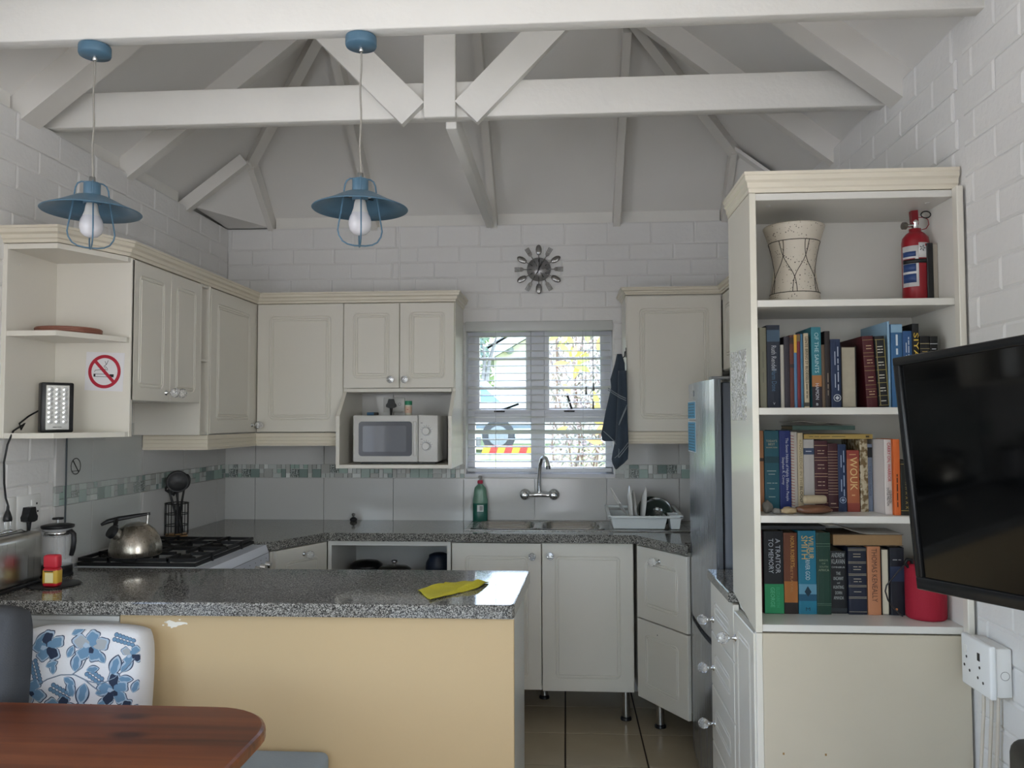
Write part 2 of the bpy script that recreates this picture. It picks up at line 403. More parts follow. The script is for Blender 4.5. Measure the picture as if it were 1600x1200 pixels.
def bar(name, p0, p1, w, h, m=RAFT): return MB().bar(p0, p1, w, h).build(name, m, ceiling)
zl = lambda x, off: ZR - off + PIT * (x - XL)
zr = lambda x, off: ZR - off + PIT * (XR - x)
RH = 0.115
for y in (3.40, 2.74, 2.05, 1.35, 0.65, -0.05, -0.75, -1.45, -2.15):
    w = .10 if y == 2.74 else .05
    top = XC if y < 2.9 else XL + (YB - y) - .08
    bar('rafter', (XL - .02, y - .02, zl(XL - .02, RH)), (top, y - .02, zl(top, RH)), w, RH / math.sqrt(1 + PIT ** 2))
    top = XC if y < 2.9 else XR - (YB - y) + .08
    bar('rafter', (XR + .02, y, zr(XR + .02, RH)), (top, y, zr(top, RH)), w, RH / math.sqrt(1 + PIT ** 2))
for x, ye in ((-1.065, 3.56), (-0.392, 2.95), (0.285, 3.56)):
    zb = lambda y: ZR - RH + PIT * (YB - y)
    bar('rafter', (x, YB + .02, zb(YB + .02)), (x, ye, zb(ye)), .038, RH / math.sqrt(1 + PIT ** 2))
bar('jack_rafter', (XL - .02, 3.93, zl(XL - .02, RH)), (-1.60, 3.945, zl(-1.60, RH)), .045, .06)
bar('jack_rafter', (-1.66, YB + .02, ZR - RH), (-1.635, 4.06, ZR - RH + .25), .03, .09)
bar('jack_rafter', (0.87, YB + .02, ZR - RH), (0.845, 4.03, ZR - RH + .26), .03, .09)
bar('hip_rafter', (-1.90, 4.34, 2.585), (XC, 2.80, 3.73), .05, .10)
bar('hip_rafter', (1.10, 4.31, 2.585), (XC, 2.80, 3.73), .05, .10)
# boarded corners where the hips come down on the wall
MB().add([(XL, 3.99, 2.56), (XL, YB, 2.545), (-1.66, YB, 2.545), (-1.63, 4.04, 2.80), (XL, 3.99, 2.58), (XL, YB, 2.565), (-1.66, YB, 2.565), (-1.63, 4.04, 2.82)], [(0, 1, 2, 3), (7, 6, 5, 4), (0, 4, 5, 1), (1, 5, 6, 2), (2, 6, 7, 3), (3, 7, 4, 0)]).build('corner_board', CEIL, ceiling)
MB().add([(XR, 3.99, 2.58), (XR, YB, 2.545), (.87, YB, 2.545), (.84, 4.02, 2.80), (XR, 3.99, 2.60), (XR, YB, 2.565), (.87, YB, 2.565), (.84, 4.02, 2.82)], [(3, 2, 1, 0), (4, 5, 6, 7), (1, 5, 4, 0), (2, 6, 5, 1), (3, 7, 6, 2), (0, 4, 7, 3)]).build('corner_board', CEIL, ceiling)
for a, c in ((-1.64, -1.085), (-1.045, -.412), (-.372, .265), (.305, .85)):
    MB().box(a, c, YB + .03, YB + .045, ZT, 2.612).build('eaves_board', BEAMP, ceiling)
for a, c in ((2.80, 3.35), (3.41, 3.89), (1.2, 1.99), (2.06, 2.66)):
    MB().box(XL - .045, XL - .03, a, c, ZT, 2.612).build('eaves_board', BEAMP, ceiling)
    MB().box(XR + .03, XR + .045, a, c, ZTR - .01, 2.625).build('eaves_board', BEAMP, ceiling)
def rbeam(name, *a, b=.004): return MB().rbox(*a, b, 2).build(name, BEAMP, ceiling)
tie1 = rbeam('tie_beam', XL - .02, XR + .02, 2.165, 2.215, 2.545, 2.675)
rbeam('tie_beam', XL - .02, XR + .02, 2.832, 2.882, 2.545, 2.675)
rbeam('tie_beam', XL - .02, XR + .02, 0.60, 0.65, 2.545, 2.675)
rbeam('king_post', -.500, -.385, 2.80, 2.832, 2.535, 3.72)
for s in (-1, 1):
    c0 = Vector((-.4425 + s * .095, 2.80, 2.552)); d = Vector((s * .70, 0, .715)).normalized(); nrm = Vector((-d.z, 0, d.x)) * .056
    p0, p1 = c0 + d * -.0, c0 + d * 0.95
    q = lambda p: [p - nrm, p + nrm, p + nrm + Vector((0, .032, 0)), p - nrm + Vector((0, .032, 0))]
    MB().hull8(q(p0), q(p1)).build('brace', BEAMP, ceiling)
rbeam('ceiling_joist', -.432, -.392, 2.885, YB, 2.522, 2.60)
MB().box(XC - .02, XC + .02, YF, 2.85, 3.62, 3.80).build('ridge_beam', BEAMP, ceiling)
# white electric cable stapled to the truss ends
def cable(name, pts, r, m, label, cat, n=8, parent=None):
    o = MB().tube(pts, r, n).build(name, m, parent)
    return tag(o, label, cat) if parent is None else o
cable('electric_cable', [(-1.86, 2.826, 2.695), (-1.87, 2.822, 2.66), (-1.885, 2.815, 2.61), (-1.898, 2.80, 2.56), (-1.90, 2.79, 2.548)], .004, WHITEP, 'thin white electric cable over the left end of the tie beam', 'cable')
cable('electric_cable', [(.955, 2.826, 2.682), (.98, 2.824, 2.684), (1.03, 2.82, 2.66), (1.085, 2.815, 2.622), (1.10, 2.81, 2.605), (1.103, 2.805, 2.585)], .006, WHITEP, 'white electric cable bending down the right end of the tie beam', 'cable')
# painted pipe chase on the back wall above the cabinet
MB().rbox(-.927, -.915, YB - .009, YB + .002, 2.10, ZT, .002, 1).build('conduit', PAINT, wall_back)

# ---- window behind the sink
UPVC = mat('window_frame_white', '#d5d6dc', 0.35)
PANE = mat('window_glass', '#ffffff', 0.0, alpha=1.0); nd, ln, p = nodes_of(PANE)
_t = nd.new('ShaderNodeBsdfTransparent'); _g = nd.new('ShaderNodeBsdfGlossy'); _g.inputs['Roughness'].default_value = 0.0; _x = nd.new('ShaderNodeMixShader'); _l = nd.new('ShaderNodeFresnel'); _l.inputs['IOR'].default_value = 1.35
ln.new(_l.outputs[0], _x.inputs[0]); ln.new(_t.outputs[0], _x.inputs[1]); ln.new(_g.outputs[0], _x.inputs[2]); ln.new(_x.outputs[0], nd['Material Output'].inputs['Surface'])
y0, y1 = YB + .10, YB + .15
b = MB(); fr = .035
b.box(WX0, WX1, y0, y1, WZ1 - fr - .015, WZ1).box(WX0, WX1, y0, y1, WZ0, WZ0 + fr).box(WX0, WX0 + .042, y0, y1, WZ0, WZ1).box(WX1 - .042, WX1, y0, y1, WZ0, WZ1)
window = S(b.build('window_1', UPVC), 'white framed four pane kitchen window')
MX0, MX1, TZ0, TZ1 = -.207, -.105, 1.425, 1.515
MB().rbox(MX0 + .012, MX1 - .012, y0 - .004, y1, WZ0 + fr, WZ1 - fr, .003, 1).build('mullion', UPVC, window)
for a, c in ((WX0 + .04, MX0 + .012), (MX1 - .012, WX1 - .04)): MB().rbox(a, c, y0 - .003, y1, TZ0 + .018, TZ1 - .018, .003, 1).build('transom', UPVC, window)
for (a, c) in ((WX0 + .042, MX0 + .012), (MX1 - .012, WX1 - .042)):
    bb = MB(); t = .026; z0, z1 = TZ1 - .018, WZ1 - fr - .015
    bb.box(a, c, y0 - .012, y1 - .01, z0, z0 + t).box(a, c, y0 - .012, y1 - .01, z1 - t, z1).box(a, a + t, y0 - .012, y1 - .01, z0 + t, z1 - t).box(c - t, c, y0 - .012, y1 - .01, z0 + t, z1 - t)
    bb.build('sash', UPVC, window)
    MB().box(a + t, c - t, y0 + .015, y0 + .019, z0 + t, z1 - t).build('pane', PANE, window)
    MB().box(a, c, y0 + .015, y0 + .019, WZ0 + fr, TZ0 + .018).build('pane', PANE, window)
for sx, cx in ((1, -.37), (-1, 0.02)):
    m = MB().rbox(cx - .03, cx + .03, y0 - .02, y0 - .012, 1.50, 1.512, .002, 1)
    m.tube([(cx, y0 - .02, 1.508), (cx + .015, y0 - .045, 1.512), (cx + (.11 if sx > 0 else -.012), y0 - .055, 1.545 if sx > 0 else 1.60)], .006)
    m.build('window_stay', BLACK, window)
MB().box(WX0, WX1, YB - .012, YB + .10, WZ0 - .012, WZ0 + .004).build('window_sill', UPVC, window)
MB().box(WX0 - .0, WX0 + .004, YB, YB + .10, WZ0, WZ1).build('reveal', PAINT, window); MB().box(WX1 - .004, WX1, YB, YB + .10, WZ0, WZ1).build('reveal', PAINT, window)

# ---- venetian blind
SLAT = mat('blind_slat', '#efefee', 0.35); nd, ln, p = nodes_of(SLAT)
_tr = nd.new('ShaderNodeBsdfTranslucent'); _tr.inputs['Color'].default_value = lin('#f2f2f2'); _mx = nd.new('ShaderNodeMixShader'); _mx.inputs[0].default_value = .4
ln.new(p.outputs[0], _mx.inputs[1]); ln.new(_tr.outputs[0], _mx.inputs[2]); ln.new(_mx.outputs[0], nd['Material Output'].inputs['Surface'])
bl = thing('venetian_blind', 'white venetian blind with open slats in the kitchen window', 'blind', (-.14, YB + .035, 1.2))
MB().rbox(WX0 + .003, WX1 - .003, YB - .012, YB + .05, 1.945, 2.0, .003, 2).build('head_rail', mat('head_rail', '#c9cbc9', 0.35), bl)
zs = 1.918
k = 0
while zs > 1.205:
    tilt = {3: .42, 7: .42, 13: .5}.get(k, .10)
    M = Mat((0, YB + .03, zs), 0, tilt)
    mb = MB(M); pts = [(-.0215, 0), (-.011, .0022), (0, .003), (.011, .0022), (.0215, 0)]
    xs = (WX0 + .012, WX1 - .016 if k < 13 else WX1 - .012)
    mb.add([(x, yy, zz) for x in xs for yy, zz in pts] + [(x, yy, zz - .0024) for x in xs for yy, zz in pts],
           [(i, i + 1, 5 + i + 1, 5 + i) for i in range(4)] + [(10 + i, 15 + i, 16 + i, 11 + i) for i in range(4)] + [(0, 5, 15, 10), (4, 14, 19, 9), (0, 10, 11, 1), (1, 11, 12, 2), (2, 12, 13, 3), (3, 13, 14, 4), (5, 6, 16, 15), (6, 7, 17, 16), (7, 8, 18, 17), (8, 9, 19, 18)])
    mb.build('slat', SLAT, bl); zs -= .0405; k += 1
MB().rbox(WX0 + .010, WX1 - .012, YB + .008, YB + .052, 1.172, 1.192, .003, 2).build('bottom_rail', SLAT, bl)
CORD = mat('blind_cord', '#b9bac0', 0.6)
for x in (-.385, .095):
    MB().tube([(x, YB + .006, 1.945), (x, YB + .006, 1.19)], .0011, 6).build('ladder_cord', CORD, bl)
for x, zc in ((.112, 1.62), (.152, 1.64), (.150, 1.54)):
    o = MB().tube([(x, YB - .004, 1.945), (x, YB - .004, zc)], .0010, 6).build('pull_cord', CORD, bl)
    MB().lathe([(.003, .018), (.005, .012), (.004, 0), (.007, -.022), (.006, -.026)], (x, YB - .004, zc), 10).build('tassel', mat('tassel_grey', '#77787c', 0.5), o)

# ---- patio doors and lounge window behind the camera
d1 = S(MB().box(PX0, PX0 + .05, YF - .12, YF - .06, 0, PZ1).box(PX1 - .05, PX1, YF - .12, YF - .06, 0, PZ1).box(-.775, -.725, YF - .12, YF - .06, 0, PZ1).box(PX0, PX1, YF - .12, YF - .06, PZ1 - .05, PZ1).box(PX0, PX1, YF - .12, YF - .06, 0, .06).build('door_1', UPVC), 'white framed glass patio doors')
for a, c in ((PX0 + .05, -.775), (-.725, PX1 - .05)): MB().box(a, c, YF - .095, YF - .09, .06, PZ1 - .05).build('pane', PANE, d1)
w2 = S(MB().box(XL - .14, XL - .09, LW0, LW0 + .05, LZ0, LZ1).box(XL - .14, XL - .09, LW1 - .05, LW1, LZ0, LZ1).box(XL - .14, XL - .09, LW0, LW1, LZ0, LZ0 + .05).box(XL - .14, XL - .09, LW0, LW1, LZ1 - .05, LZ1).box(XL - .14, XL - .09, .53, .57, LZ0, LZ1).build('window_2', UPVC), 'white framed lounge window')
w3 = S(MB().box(XR + .09, XR + .14, RW0, RW0 + .05, LZ0, LZ1).box(XR + .09, XR + .14, RW1 - .05, RW1, LZ0, LZ1).box(XR + .09, XR + .14, RW0, RW1, LZ0, LZ0 + .05).box(XR + .09, XR + .14, RW0, RW1, LZ1 - .05, LZ1).box(XR + .09, XR + .14, -.57, -.53, LZ0, LZ1).build('added_window_3', UPVC), 'white framed window added out of view in the right wall')  # added unseen window that goes with the right fill light

# ================================================================== CABINETS
def rrect(w, h, ins, r, k=4):
    x0, z0, x1, z1 = ins, ins, w - ins, h - ins; r = max(0.0004, min(r, (x1 - x0) / 2.01, (z1 - z0) / 2.01)); P = []
    for cx, cz, a in ((x1 - r, z1 - r, 0), (x0 + r, z1 - r, 90), (x0 + r, z0 + r, 180), (x1 - r, z0 + r, 270)):
        for i in range(k + 1):
            t = math.radians(a + 90 * i / k); P.append((cx + r * math.cos(t), cz + r * math.sin(t)))
    return P
def door_mb(w, h, M, t=0.018, style=0, plain=False):
    """a routed door: local x across, z up, front at y=0"""
    mg = min(.062, w * .17)
    rings = [(0, t, 0), (0, .0025, .001), (.0025, 0, .002)]
    if not plain:
        for o in ((mg, mg + .013) if style == 0 else (mg, mg + .012, mg + .022)):
            r = .022 if o == mg else .006
            rings += [(o, 0, r), (o + .002, .003, r), (o + .0035, .003, r), (o + .0055, 0, r)]
    b = MB(M); vs = []
    for ins, y, r in rings: vs += [(x, y, z) for x, z in rrect(w, h, ins, r)]
    n = 20; fs = [list(range(n))]
    for j in range(len(rings) - 1): fs += [(j * n + i, j * n + (i + 1) % n, (j + 1) * n + (i + 1) % n, (j + 1) * n + i) for i in range(n)]
    fs.append(list(range((len(rings) - 1) * n, len(rings) * n)))
    return b.add(vs, fs)
kn = MB(); bmk = bmesh.new(); bmesh.ops.create_icosphere(bmk, subdivisions=2, radius=.0195)
bmk.verts.index_update(); kn.add([(v.co.x, v.co.y - .040, v.co.z) for v in bmk.verts], [[v.index for v in f.verts] for f in bmk.faces]); bmk.free()
KNOB = kn.mesh('knob'); KNOB.materials.append(CRYSTAL)
st = MB(); st.lathe([(.011, 0), (.011, .003), (.005, .006), (.005, .018), (.010, .023), (.004, .025)], (0, 0, 0), 12, Matrix.Rotation(PI / 2, 4, 'X'))
STEM = st.mesh('knob_stem'); STEM.materials.append(CHROME)
def door(parent, M, w, h, knob=None, name='door', m=None, style=0, plain=False):
    d = door_mb(w, h, M, style=style, plain=plain).build(name, m or CREAM, parent)
    if knob:
        K = M @ Matrix.Translation((knob[0], 0, knob[1]))
        inst(KNOB, 'knob', K, d); inst(STEM, 'knob_stem', K, d)
    return d
def board(parent, name, *a, m=None, M=None, b=.0012): return MB(M).rbox(*a, b, 1, smooth=False).build(name, m or CREAM, parent)

FXL, FYU = -1.600, 4.080      # fronts of the left and back wall cabinets
# ---- open end shelf by the left wall
es = thing('end_shelf', 'open cream corner end shelf with angled shelves on left wall', 'shelf', (-1.75, 2.75, 1.40))
board(es, 'side_panel', XL, XL + .018, 2.60, 2.88, 1.400, 2.062)
board(es, 'back_panel', XL + .018, FXL, 2.866, 2.884, 1.400, 2.062)
for z in (1.400, 1.747, 2.044):
    MB().prism([(XL + .018, 2.603), (-1.715, 2.603), (FXL - .004, 2.845), (FXL - .004, 2.866), (XL + .018, 2.866)], z, z + .018).build('shelf', CREAM, es)
MB().lathe([(.0005, 0), (.004, .0005), (.004, .002)], (XL + .019, 2.66, 2.0), 10, Mat()).build('screw_cap', WHITEP, es)
# ---- hood cabinet with two doors
T = .018
def carcass(parent, x0, x1, y0, y1, z0, z1, M=None, m=None, back=True, top=True):
    b = MB(M); b.box(x0, x0 + T, y0, y1, z0, z1).box(x1 - T, x1, y0, y1, z0, z1).box(x0 + T, x1 - T, y0, y1, z0, z0 + T)
    if top: b.box(x0 + T, x1 - T, y0, y1, z1 - T, z1)
    if back: b.box(x0 + T, x1 - T, y1 - .008, y1, z0 + T, z1 - T)
    return b.build('carcass', m or CREAM, parent)
ML = lambda y, z: Mat((FXL, y, z), PI / 2)       # local x = +Y, into the wall = -X
hc = thing('wall_cabinet', 'cream two-door wall cabinet above the gas stove', 'cabinet', (-1.75, 3.16, 1.53))
carcass(hc, 2.886, 3.434, -FXL + .0185, -XL - .010, 1.536, 2.064, Matrix(((0, -1, 0, 0), (1, 0, 0, 0), (0, 0, 1, 0), (0, 0, 0, 1))))
door(hc, ML(2.872, 1.534), .292, .526, (.262, .036)); door(hc, ML(3.167, 1.534), .268, .526, (.026, .036))
# ---- narrow open niche and corner cabinet on the left wall
nc = thing('niche_shelf', 'narrow open cream niche between two left wall cabinets', 'shelf', (-1.75, 3.49, 1.40))
board(nc, 'side_panel', XL + .010, FXL, 3.436, 3.446, 1.395, 2.064); board(nc, 'side_panel', XL + .010, FXL, 3.522, 3.534, 1.395, 2.064)
for z in (1.395, 1.72, 2.052): board(nc, 'shelf', XL + .010, FXL - .004, 3.446, 3.522, z, z + .012)
board(nc, 'back_panel', XL + .004, XL + .009, 3.436, 3.534, 1.395, 2.064)
cc = thing('corner_wall_cabinet', 'cream single-door wall cabinet in the left back corner', 'cabinet', (-1.75, 3.9, 1.40))
carcass(cc, 3.537, YB - .012, -FXL + .0185, -XL - .010, 1.397, 2.064, Matrix(((0, -1, 0, 0), (1, 0, 0, 0), (0, 0, 1, 0), (0, 0, 0, 1))))
door(cc, ML(3.540, 1.398), .518, .662, (.488, .036), style=1)
board(cc, 'corner_post', FXL - .018, FXL - .002, 4.060, 4.096, 1.398, 2.062)
# ---- back wall cabinet, microwave cabinet, right cabinet
bc = thing('wall_cabinet', 'wide cream single-door wall cabinet left of the microwave', 'cabinet', (-1.37, 4.25, 1.40))
carcass(bc, FXL + .002, -1.147, FYU + .0185, YB - .012, 1.397, 2.064)
door(bc, Mat((FXL + .004, FYU, 1.398)), .452, .662, (.026, .036), style=1)
mc = thing('microwave_cabinet', 'cream cabinet with two small doors above an open microwave niche', 'cabinet', (-.86, 4.2, 1.22))
MX0c, MX1c = -1.145, -.562
door(mc, Mat((MX0c + .004, FYU, 1.622)), .290, .438, (.252, .042), style=1); door(mc, Mat((-.848, FYU, 1.622)), .282, .438, (.032, .042), style=1)
fy = 3.965
for a in (MX0c, MX1c - T):
    MB().prism([(YB - .010, 2.064), (FYU + .019, 2.064), (FYU + .019, 1.606), (fy, 1.478), (fy, 1.218), (YB - .010, 1.218)], a, a + T, 'x').build('side_panel', CREAM, mc)
board(mc, 'shelf', MX0c + T, MX1c - T, fy + .001, YB - .012, 1.218, 1.236); board(mc, 'shelf', MX0c + T, MX1c - T, FYU + .004, YB - .012, 1.602, 1.620); board(mc, 'top_panel', MX0c + T, MX1c - T, FYU + .019, YB - .012, 2.046, 2.064)
rc = thing('wall_cabinet', 'cream single-door wall cabinet right of the kitchen window', 'cabinet', (.54, 4.25, 1.40))
carcass(rc, .307, .785, FYU + .0185, YB - .012, 1.397, 2.085)
door(rc, Mat((.311, FYU, 1.398)), .470, .682, None, style=1)
fc = thing('fridge_cabinet', 'cream wall cabinet over the fridge beside the bookshelf', 'cabinet', (.95, 3.6, 1.7))
carcass(fc, -YB + .012, -3.20, .8035, XR - .012, 1.70, 2.085, Matrix(((0, 1, 0, 0), (-1, 0, 0, 0), (0, 0, 1, 0), (0, 0, 0, 1))))
door(fc, Mat((.785, FYU - .012, 1.702), -PI / 2), .42, .38, None); door(fc, Mat((.785, FYU - .434, 1.702), -PI / 2), .43, .38, None)
# ---- cornices and pelmets (mitred mouldings)
def moulding(name, path, prof, m, label, kind='structure'):
    """sweep a profile (out, up) along a horizontal polyline, offset to the right of the path"""
    P = [Vector(p) for p in path]; rings = []
    for i, p in enumerate(P):
        ns = []
        if i > 0: d = (P[i] - P[i - 1]).normalized(); ns.append(Vector((d.y, -d.x, 0)))
        if i < len(P) - 1: d = (P[i + 1] - P[i]).normalized(); ns.append(Vector((d.y, -d.x, 0)))
        if len(ns) == 2: n = (ns[0] + ns[1]); n = n / max(.2, (n.length_squared / 2))
        else: n = ns[0]
        rings.append([p + n * o + Vector((0, 0, u)) for o, u in prof])
    k = len(prof); fs = [list(range(k))[::-1], list(range((len(P) - 1) * k, len(P) * k))]
    for j in range(len(P) - 1): fs += [(j * k + i, j * k + (i + 1) % k, (j + 1) * k + (i + 1) % k, (j + 1) * k + i) for i in range(k)]
    o = MB().add([v for r in rings for v in r], fs).build(name, m); o['kind'] = kind; o['label'] = label
    return o
CP = [(-.02, 0), (.002, 0), (.004, .010), (.010, .014), (.012, .026), (.022, .032), (.024, .044), (.028, .046), (.028, .054), (-.02, .054)]
PP = [(-.016, -.066), (.006, -.066), (.008, -.056), (.003, -.053), (.003, -.040), (.005, -.038), (.003, -.036), (.003, -.022), (.005, -.020), (.003, -.018), (.003, -.004), (.001, 0), (-.016, 0)]
moulding('trim_1', [(XL + .002, 2.598, 2.064), (-1.713, 2.598, 2.064), (FXL, 2.845, 2.064), (FXL, FYU, 2.064), (-.562, FYU, 2.064), (-.562, YB - .012, 2.064)], CP, CREAM2, 'cream stepped cornice along the top of the wall cabinets')
moulding('trim_2', [(.307, YB - .012, 2.087), (.307, FYU, 2.087), (.783, FYU, 2.087), (.783, 3.20, 2.087)], [(a, c * .65) for a, c in CP], CREAM2, 'cream cornice on the cabinet right of the window')
moulding('trim_3', [(XL + .012, 3.515, 1.393), (FXL, 3.515, 1.393), (FXL, FYU, 1.393), (MX0c - .004, FYU, 1.393)], PP, CREAM2, 'cream grooved pelmet under the corner wall cabinets')
moulding('trim_4', [(.307, YB - .012, 1.396), (.307, FYU, 1.396), (.785, FYU, 1.396)], [(a, c * .9) for a, c in PP], CREAM2, 'cream grooved pelmet under the cabinet right of the window')

# ---- base cabinets
BY, BZ0, BZ1 = 3.93, .160, .866
ob = thing('base_cabinet', 'open white base cabinet holding pots under the worktop', 'cabinet', (-.86, 4.1, .16))
b = MB(); x0, x1 = -1.170, -.562
b.box(x0, x0 + T, BY, YB - .012, BZ0, BZ1).box(x1 - T, x1, BY, YB - .012, BZ0, BZ1).box(x0 + T, x1 - T, BY, YB - .02, BZ0, BZ0 + T).box(x0 + T, x1 - T, BY, BY + .018, BZ1 - .022, BZ1).box(x0 + T, x1 - T, YB - .02, YB - .012, BZ0, BZ1)
b.build('carcass', WHITEB, ob); board(ob, 'shelf', x0 + T, x1 - T, BY + .02, YB - .02, .50, .516, m=WHITEB)
sb = thing('sink_cabinet', 'cream two-door sink base cabinet below the window', 'cabinet', (-.12, 4.1, .16))
b = MB(); x0, x1 = -.560, .322
b.box(x0, x0 + T, BY + .019, YB - .012, BZ0, BZ1 - .001).box(x1 - T, x1, BY + .019, YB - .012, BZ0, BZ1 - .001).box(x0 + T, x1 - T, BY + .019, YB - .02, BZ0, BZ0 + T).box(x0 + T, x1 - T, YB - .02, YB - .012, BZ0, .62)
b.build('carcass', CREAM, sb)
door(sb, Mat((-.556, BY, BZ0 + .002)), .434, .698, (.392, .640)); door(sb, Mat((-.118, BY, BZ0 - .002)), .437, .704, (.040, .648))
def leg(parent, x, y, z=BZ0):
    o = MB().lathe([(.019, .014), (.019, z)], (x, y, 0), 16).build('leg', STEEL, parent)
    MB().lathe([(.027, 0), (.027, .010), (.020, .016)], (x, y, 0), 16).build('foot', BLACK, o)
leg(sb, .285, 4.02); leg(sb, -.50, 4.02); leg(sb, -.12, 4.30)
# angled unit right of the sink
dx, dy = .545 - .330, 3.545 - 3.905; ang = math.atan2(dy, dx); wd = math.hypot(dx, dy) * .885
db = thing('angled_base_cabinet', 'angled cream base cabinet with two fronts beside the fridge', 'cabinet', (.50, 3.9, .16))
MD = lambda z: Mat((.334, 3.912, z), ang)
door(db, MD(.522), wd - .002, .336, (wd * .47, .285)); door(db, MD(.150), wd - .002, .366, None)
inn = MB(MD(0)); inn.cyl((wd * .42, .0, .47), (wd * .42, -.0006, .47), .003, n=8); inn.build('screw_hole', BLACK, db)
MB().prism([(.338, 3.945), (.520, 3.64), (.520, 3.672), (1.0, 3.672), (1.0, YB - .012), (.338, YB - .012)], .16, .862).build('carcass', CREAM, db)
leg(db, .44, 3.93)
# angled drawer unit left, by the stove
dx, dy = -1.172 + 1.320, 3.925 - 3.615; angl = math.atan2(dy, dx); wl = math.hypot(dx, dy)
lb = thing('angled_base_cabinet', 'angled cream base cabinet between the stove and open cabinet', 'cabinet', (-1.3, 3.9, .16))
MLd = lambda z: Mat((-1.318, 3.618, z), angl)
door(lb, MLd(.60), wl - .006, .262, (wl * .52, .225)); door(lb, MLd(.165), wl - .006, .43, None)
MB().prism([(-1.345, 3.610), (-1.185, 3.955), (-1.185, YB - .012), (-1.345, YB - .012)], .16, .862).build('carcass', CREAM, lb)
leg(lb, -1.26, 3.93)

# ---- worktops
wt = tag(MB().prism([(XL + .008, YB - .008), (XL + .008, 3.600), (-1.335, 3.600), (-1.178, 3.905), (-.47, 3.905), (-.47, YB - .008)], .868, .908).build('worktop', GRANITE), 'grey speckled granite worktop in the left back corner', 'worktop')
SX0, SX1, SY0, SY1 = -.505, .215, 4.005, 4.395
b = MB(); b.prism([(-.468, YB - .008), (-.468, 3.905), (.328, 3.890), (.524, 3.558), (.524, 3.672), (1.04, 3.672), (1.04, YB - .008), (SX1 - .02, YB - .008), (SX1 - .02, SY0 + .02), (-.46, SY0 + .02), (-.46, YB - .008)], .868, .908)
b.build('worktop', GRANITE)
tag(bpy.data.objects['worktop.001'], 'grey speckled granite worktop around the sink by the fridge', 'worktop')
# ---- sink
sk = thing('sink', 'double bowl stainless steel inset sink under the window', 'sink', (-.145, 4.2, .908))
b = MB(); zt = .914
def plate(b, xs, ys, holes, z):
    for i in range(len(xs) - 1):
        for j in range(len(ys) - 1):
            if (i, j) in holes: continue
            b.add([(xs[i], ys[j], z), (xs[i + 1], ys[j], z), (xs[i + 1], ys[j + 1], z), (xs[i], ys[j + 1], z)], [(0, 1, 2, 3)])
bowls = [(-.462, -.165, 4.045, 4.345), (-.125, .172, 4.045, 4.345)]
def bowl_ring(x0, x1, y0, y1, ins, z, r): return [(x0 + px, y0 + py, z) for px, py in rrect(x1 - x0, y1 - y0, ins, r, 5)]
for x0, x1, y0, y1 in bowls:
    rg = [bowl_ring(x0, x1, y0, y1, a, z, r) for a, z, r in ((-.018, zt, .07), (-.004, zt + .001, .06), (.003, zt - .004, .055), (.012, zt - .10, .05), (.03, zt - .13, .04), (.13, zt - .135, .01))]
    n = 24; vs = [p for q in rg for p in q]
    fs = [(j * n + i, j * n + (i + 1) % n, (j + 1) * n + (i + 1) % n, (j + 1) * n + i) for j in range(5) for i in range(n)]; fs.append(list(range(5 * n, 6 * n)))
    MB().add(vs, fs, True).build('bowl', STEELX, sk)
    MB().lathe([(.030, 0), (.026, .004), (.010, .002), (.0001, .002)], ((x0 + x1) / 2, (y0 + y1) / 2, zt - .134), 16).build('drain', CHROME, sk)
xs = [SX0, -.480, -.147, -.143, .190, .70]
b = MB(); plate(b, [SX0, -.480, -.147, -.143, .190, .70], [SY0, 4.027, 4.363, SY1], {(1, 1), (3, 1)}, zt - .0015)
b.rbox(SX0, .70, SY0 - .004, SY0 + .004, .9085, zt, .002, 1); b.rbox(SX0, .70, SY1 - .004, SY1 + .004, .9085, zt, .002, 1); b.rbox(SX0 - .004, SX0 + .004, SY0, SY1, .9085, zt, .002, 1); b.rbox(.696, .704, SY0, SY1, .9085, zt, .002, 1)
b.build('rim', STEELX, sk)
for i in range(7): MB().rbox(.23 + i * .062, .235 + i * .062, 4.05, 4.34, .9125, .9145, .0008, 1).build('drainer_rib', STEELX, sk)

# ---- peninsula
b = MB()
poly = [(XL + .002, 2.392), (-.175, 2.414), (-.162, 2.418), (-.156, 2.432), (-.133, 2.955), (-.138, 2.966), (-.150, 2.972), (XL + .002, 2.945)]
n = len(poly); z0, z1, c = .868, .908, .006
cx_, cy_ = -1.0, 2.68
def insp(p, d): v = Vector((cx_ - p[0], (cy_ - p[1]) * 3)); v = v.normalized() * d; return (p[0] + (d if p[0] < -1.5 else -d) * 0 + (v.x if p[0] > -.3 else 0), p[1] + math.copysign(d, cy_ - p[1]))
rings = [[(x, y, z0) for x, y in poly], [(x, y, z1 - c) for x, y in poly], [(*insp(p, c * .3), z1 - c * .3) for p in poly], [(*insp(p, c), z1) for p in poly]]
b.add([p for r in rings for p in r], [list(range(n))[::-1], list(range(3 * n, 4 * n))] + [(j * n + i, j * n + (i + 1) % n, (j + 1) * n + (i + 1) % n, (j + 1) * n + i) for j in range(3) for i in range(n)])
tag(b.build('worktop', GRANITE), 'polished grey granite breakfast counter top of the yellow peninsula', 'worktop')
pn = thing('peninsula_cabinet', 'yellow painted peninsula cabinet under the granite counter', 'cabinet', (-.9, 2.7, 0))
MB().rbox(-1.381, -.158, 2.440, 2.458, .0, .862, .002, 1).build('front_panel', YELLOWP, pn)
MB().rbox(-1.385, -.158, 2.436, 2.445, .862, .8675, .001, 1).build('edge_strip', WHITEP, pn)
MB().box(-.176, -.158, 2.459, 3.02, 0, .867).build('end_panel', mat('grey_melamine', '#cfcfca', 0.3), pn)
MB().box(XL + .003, -.177, 2.60, 2.93, 0, .867).build('carcass', WHITEB, pn)
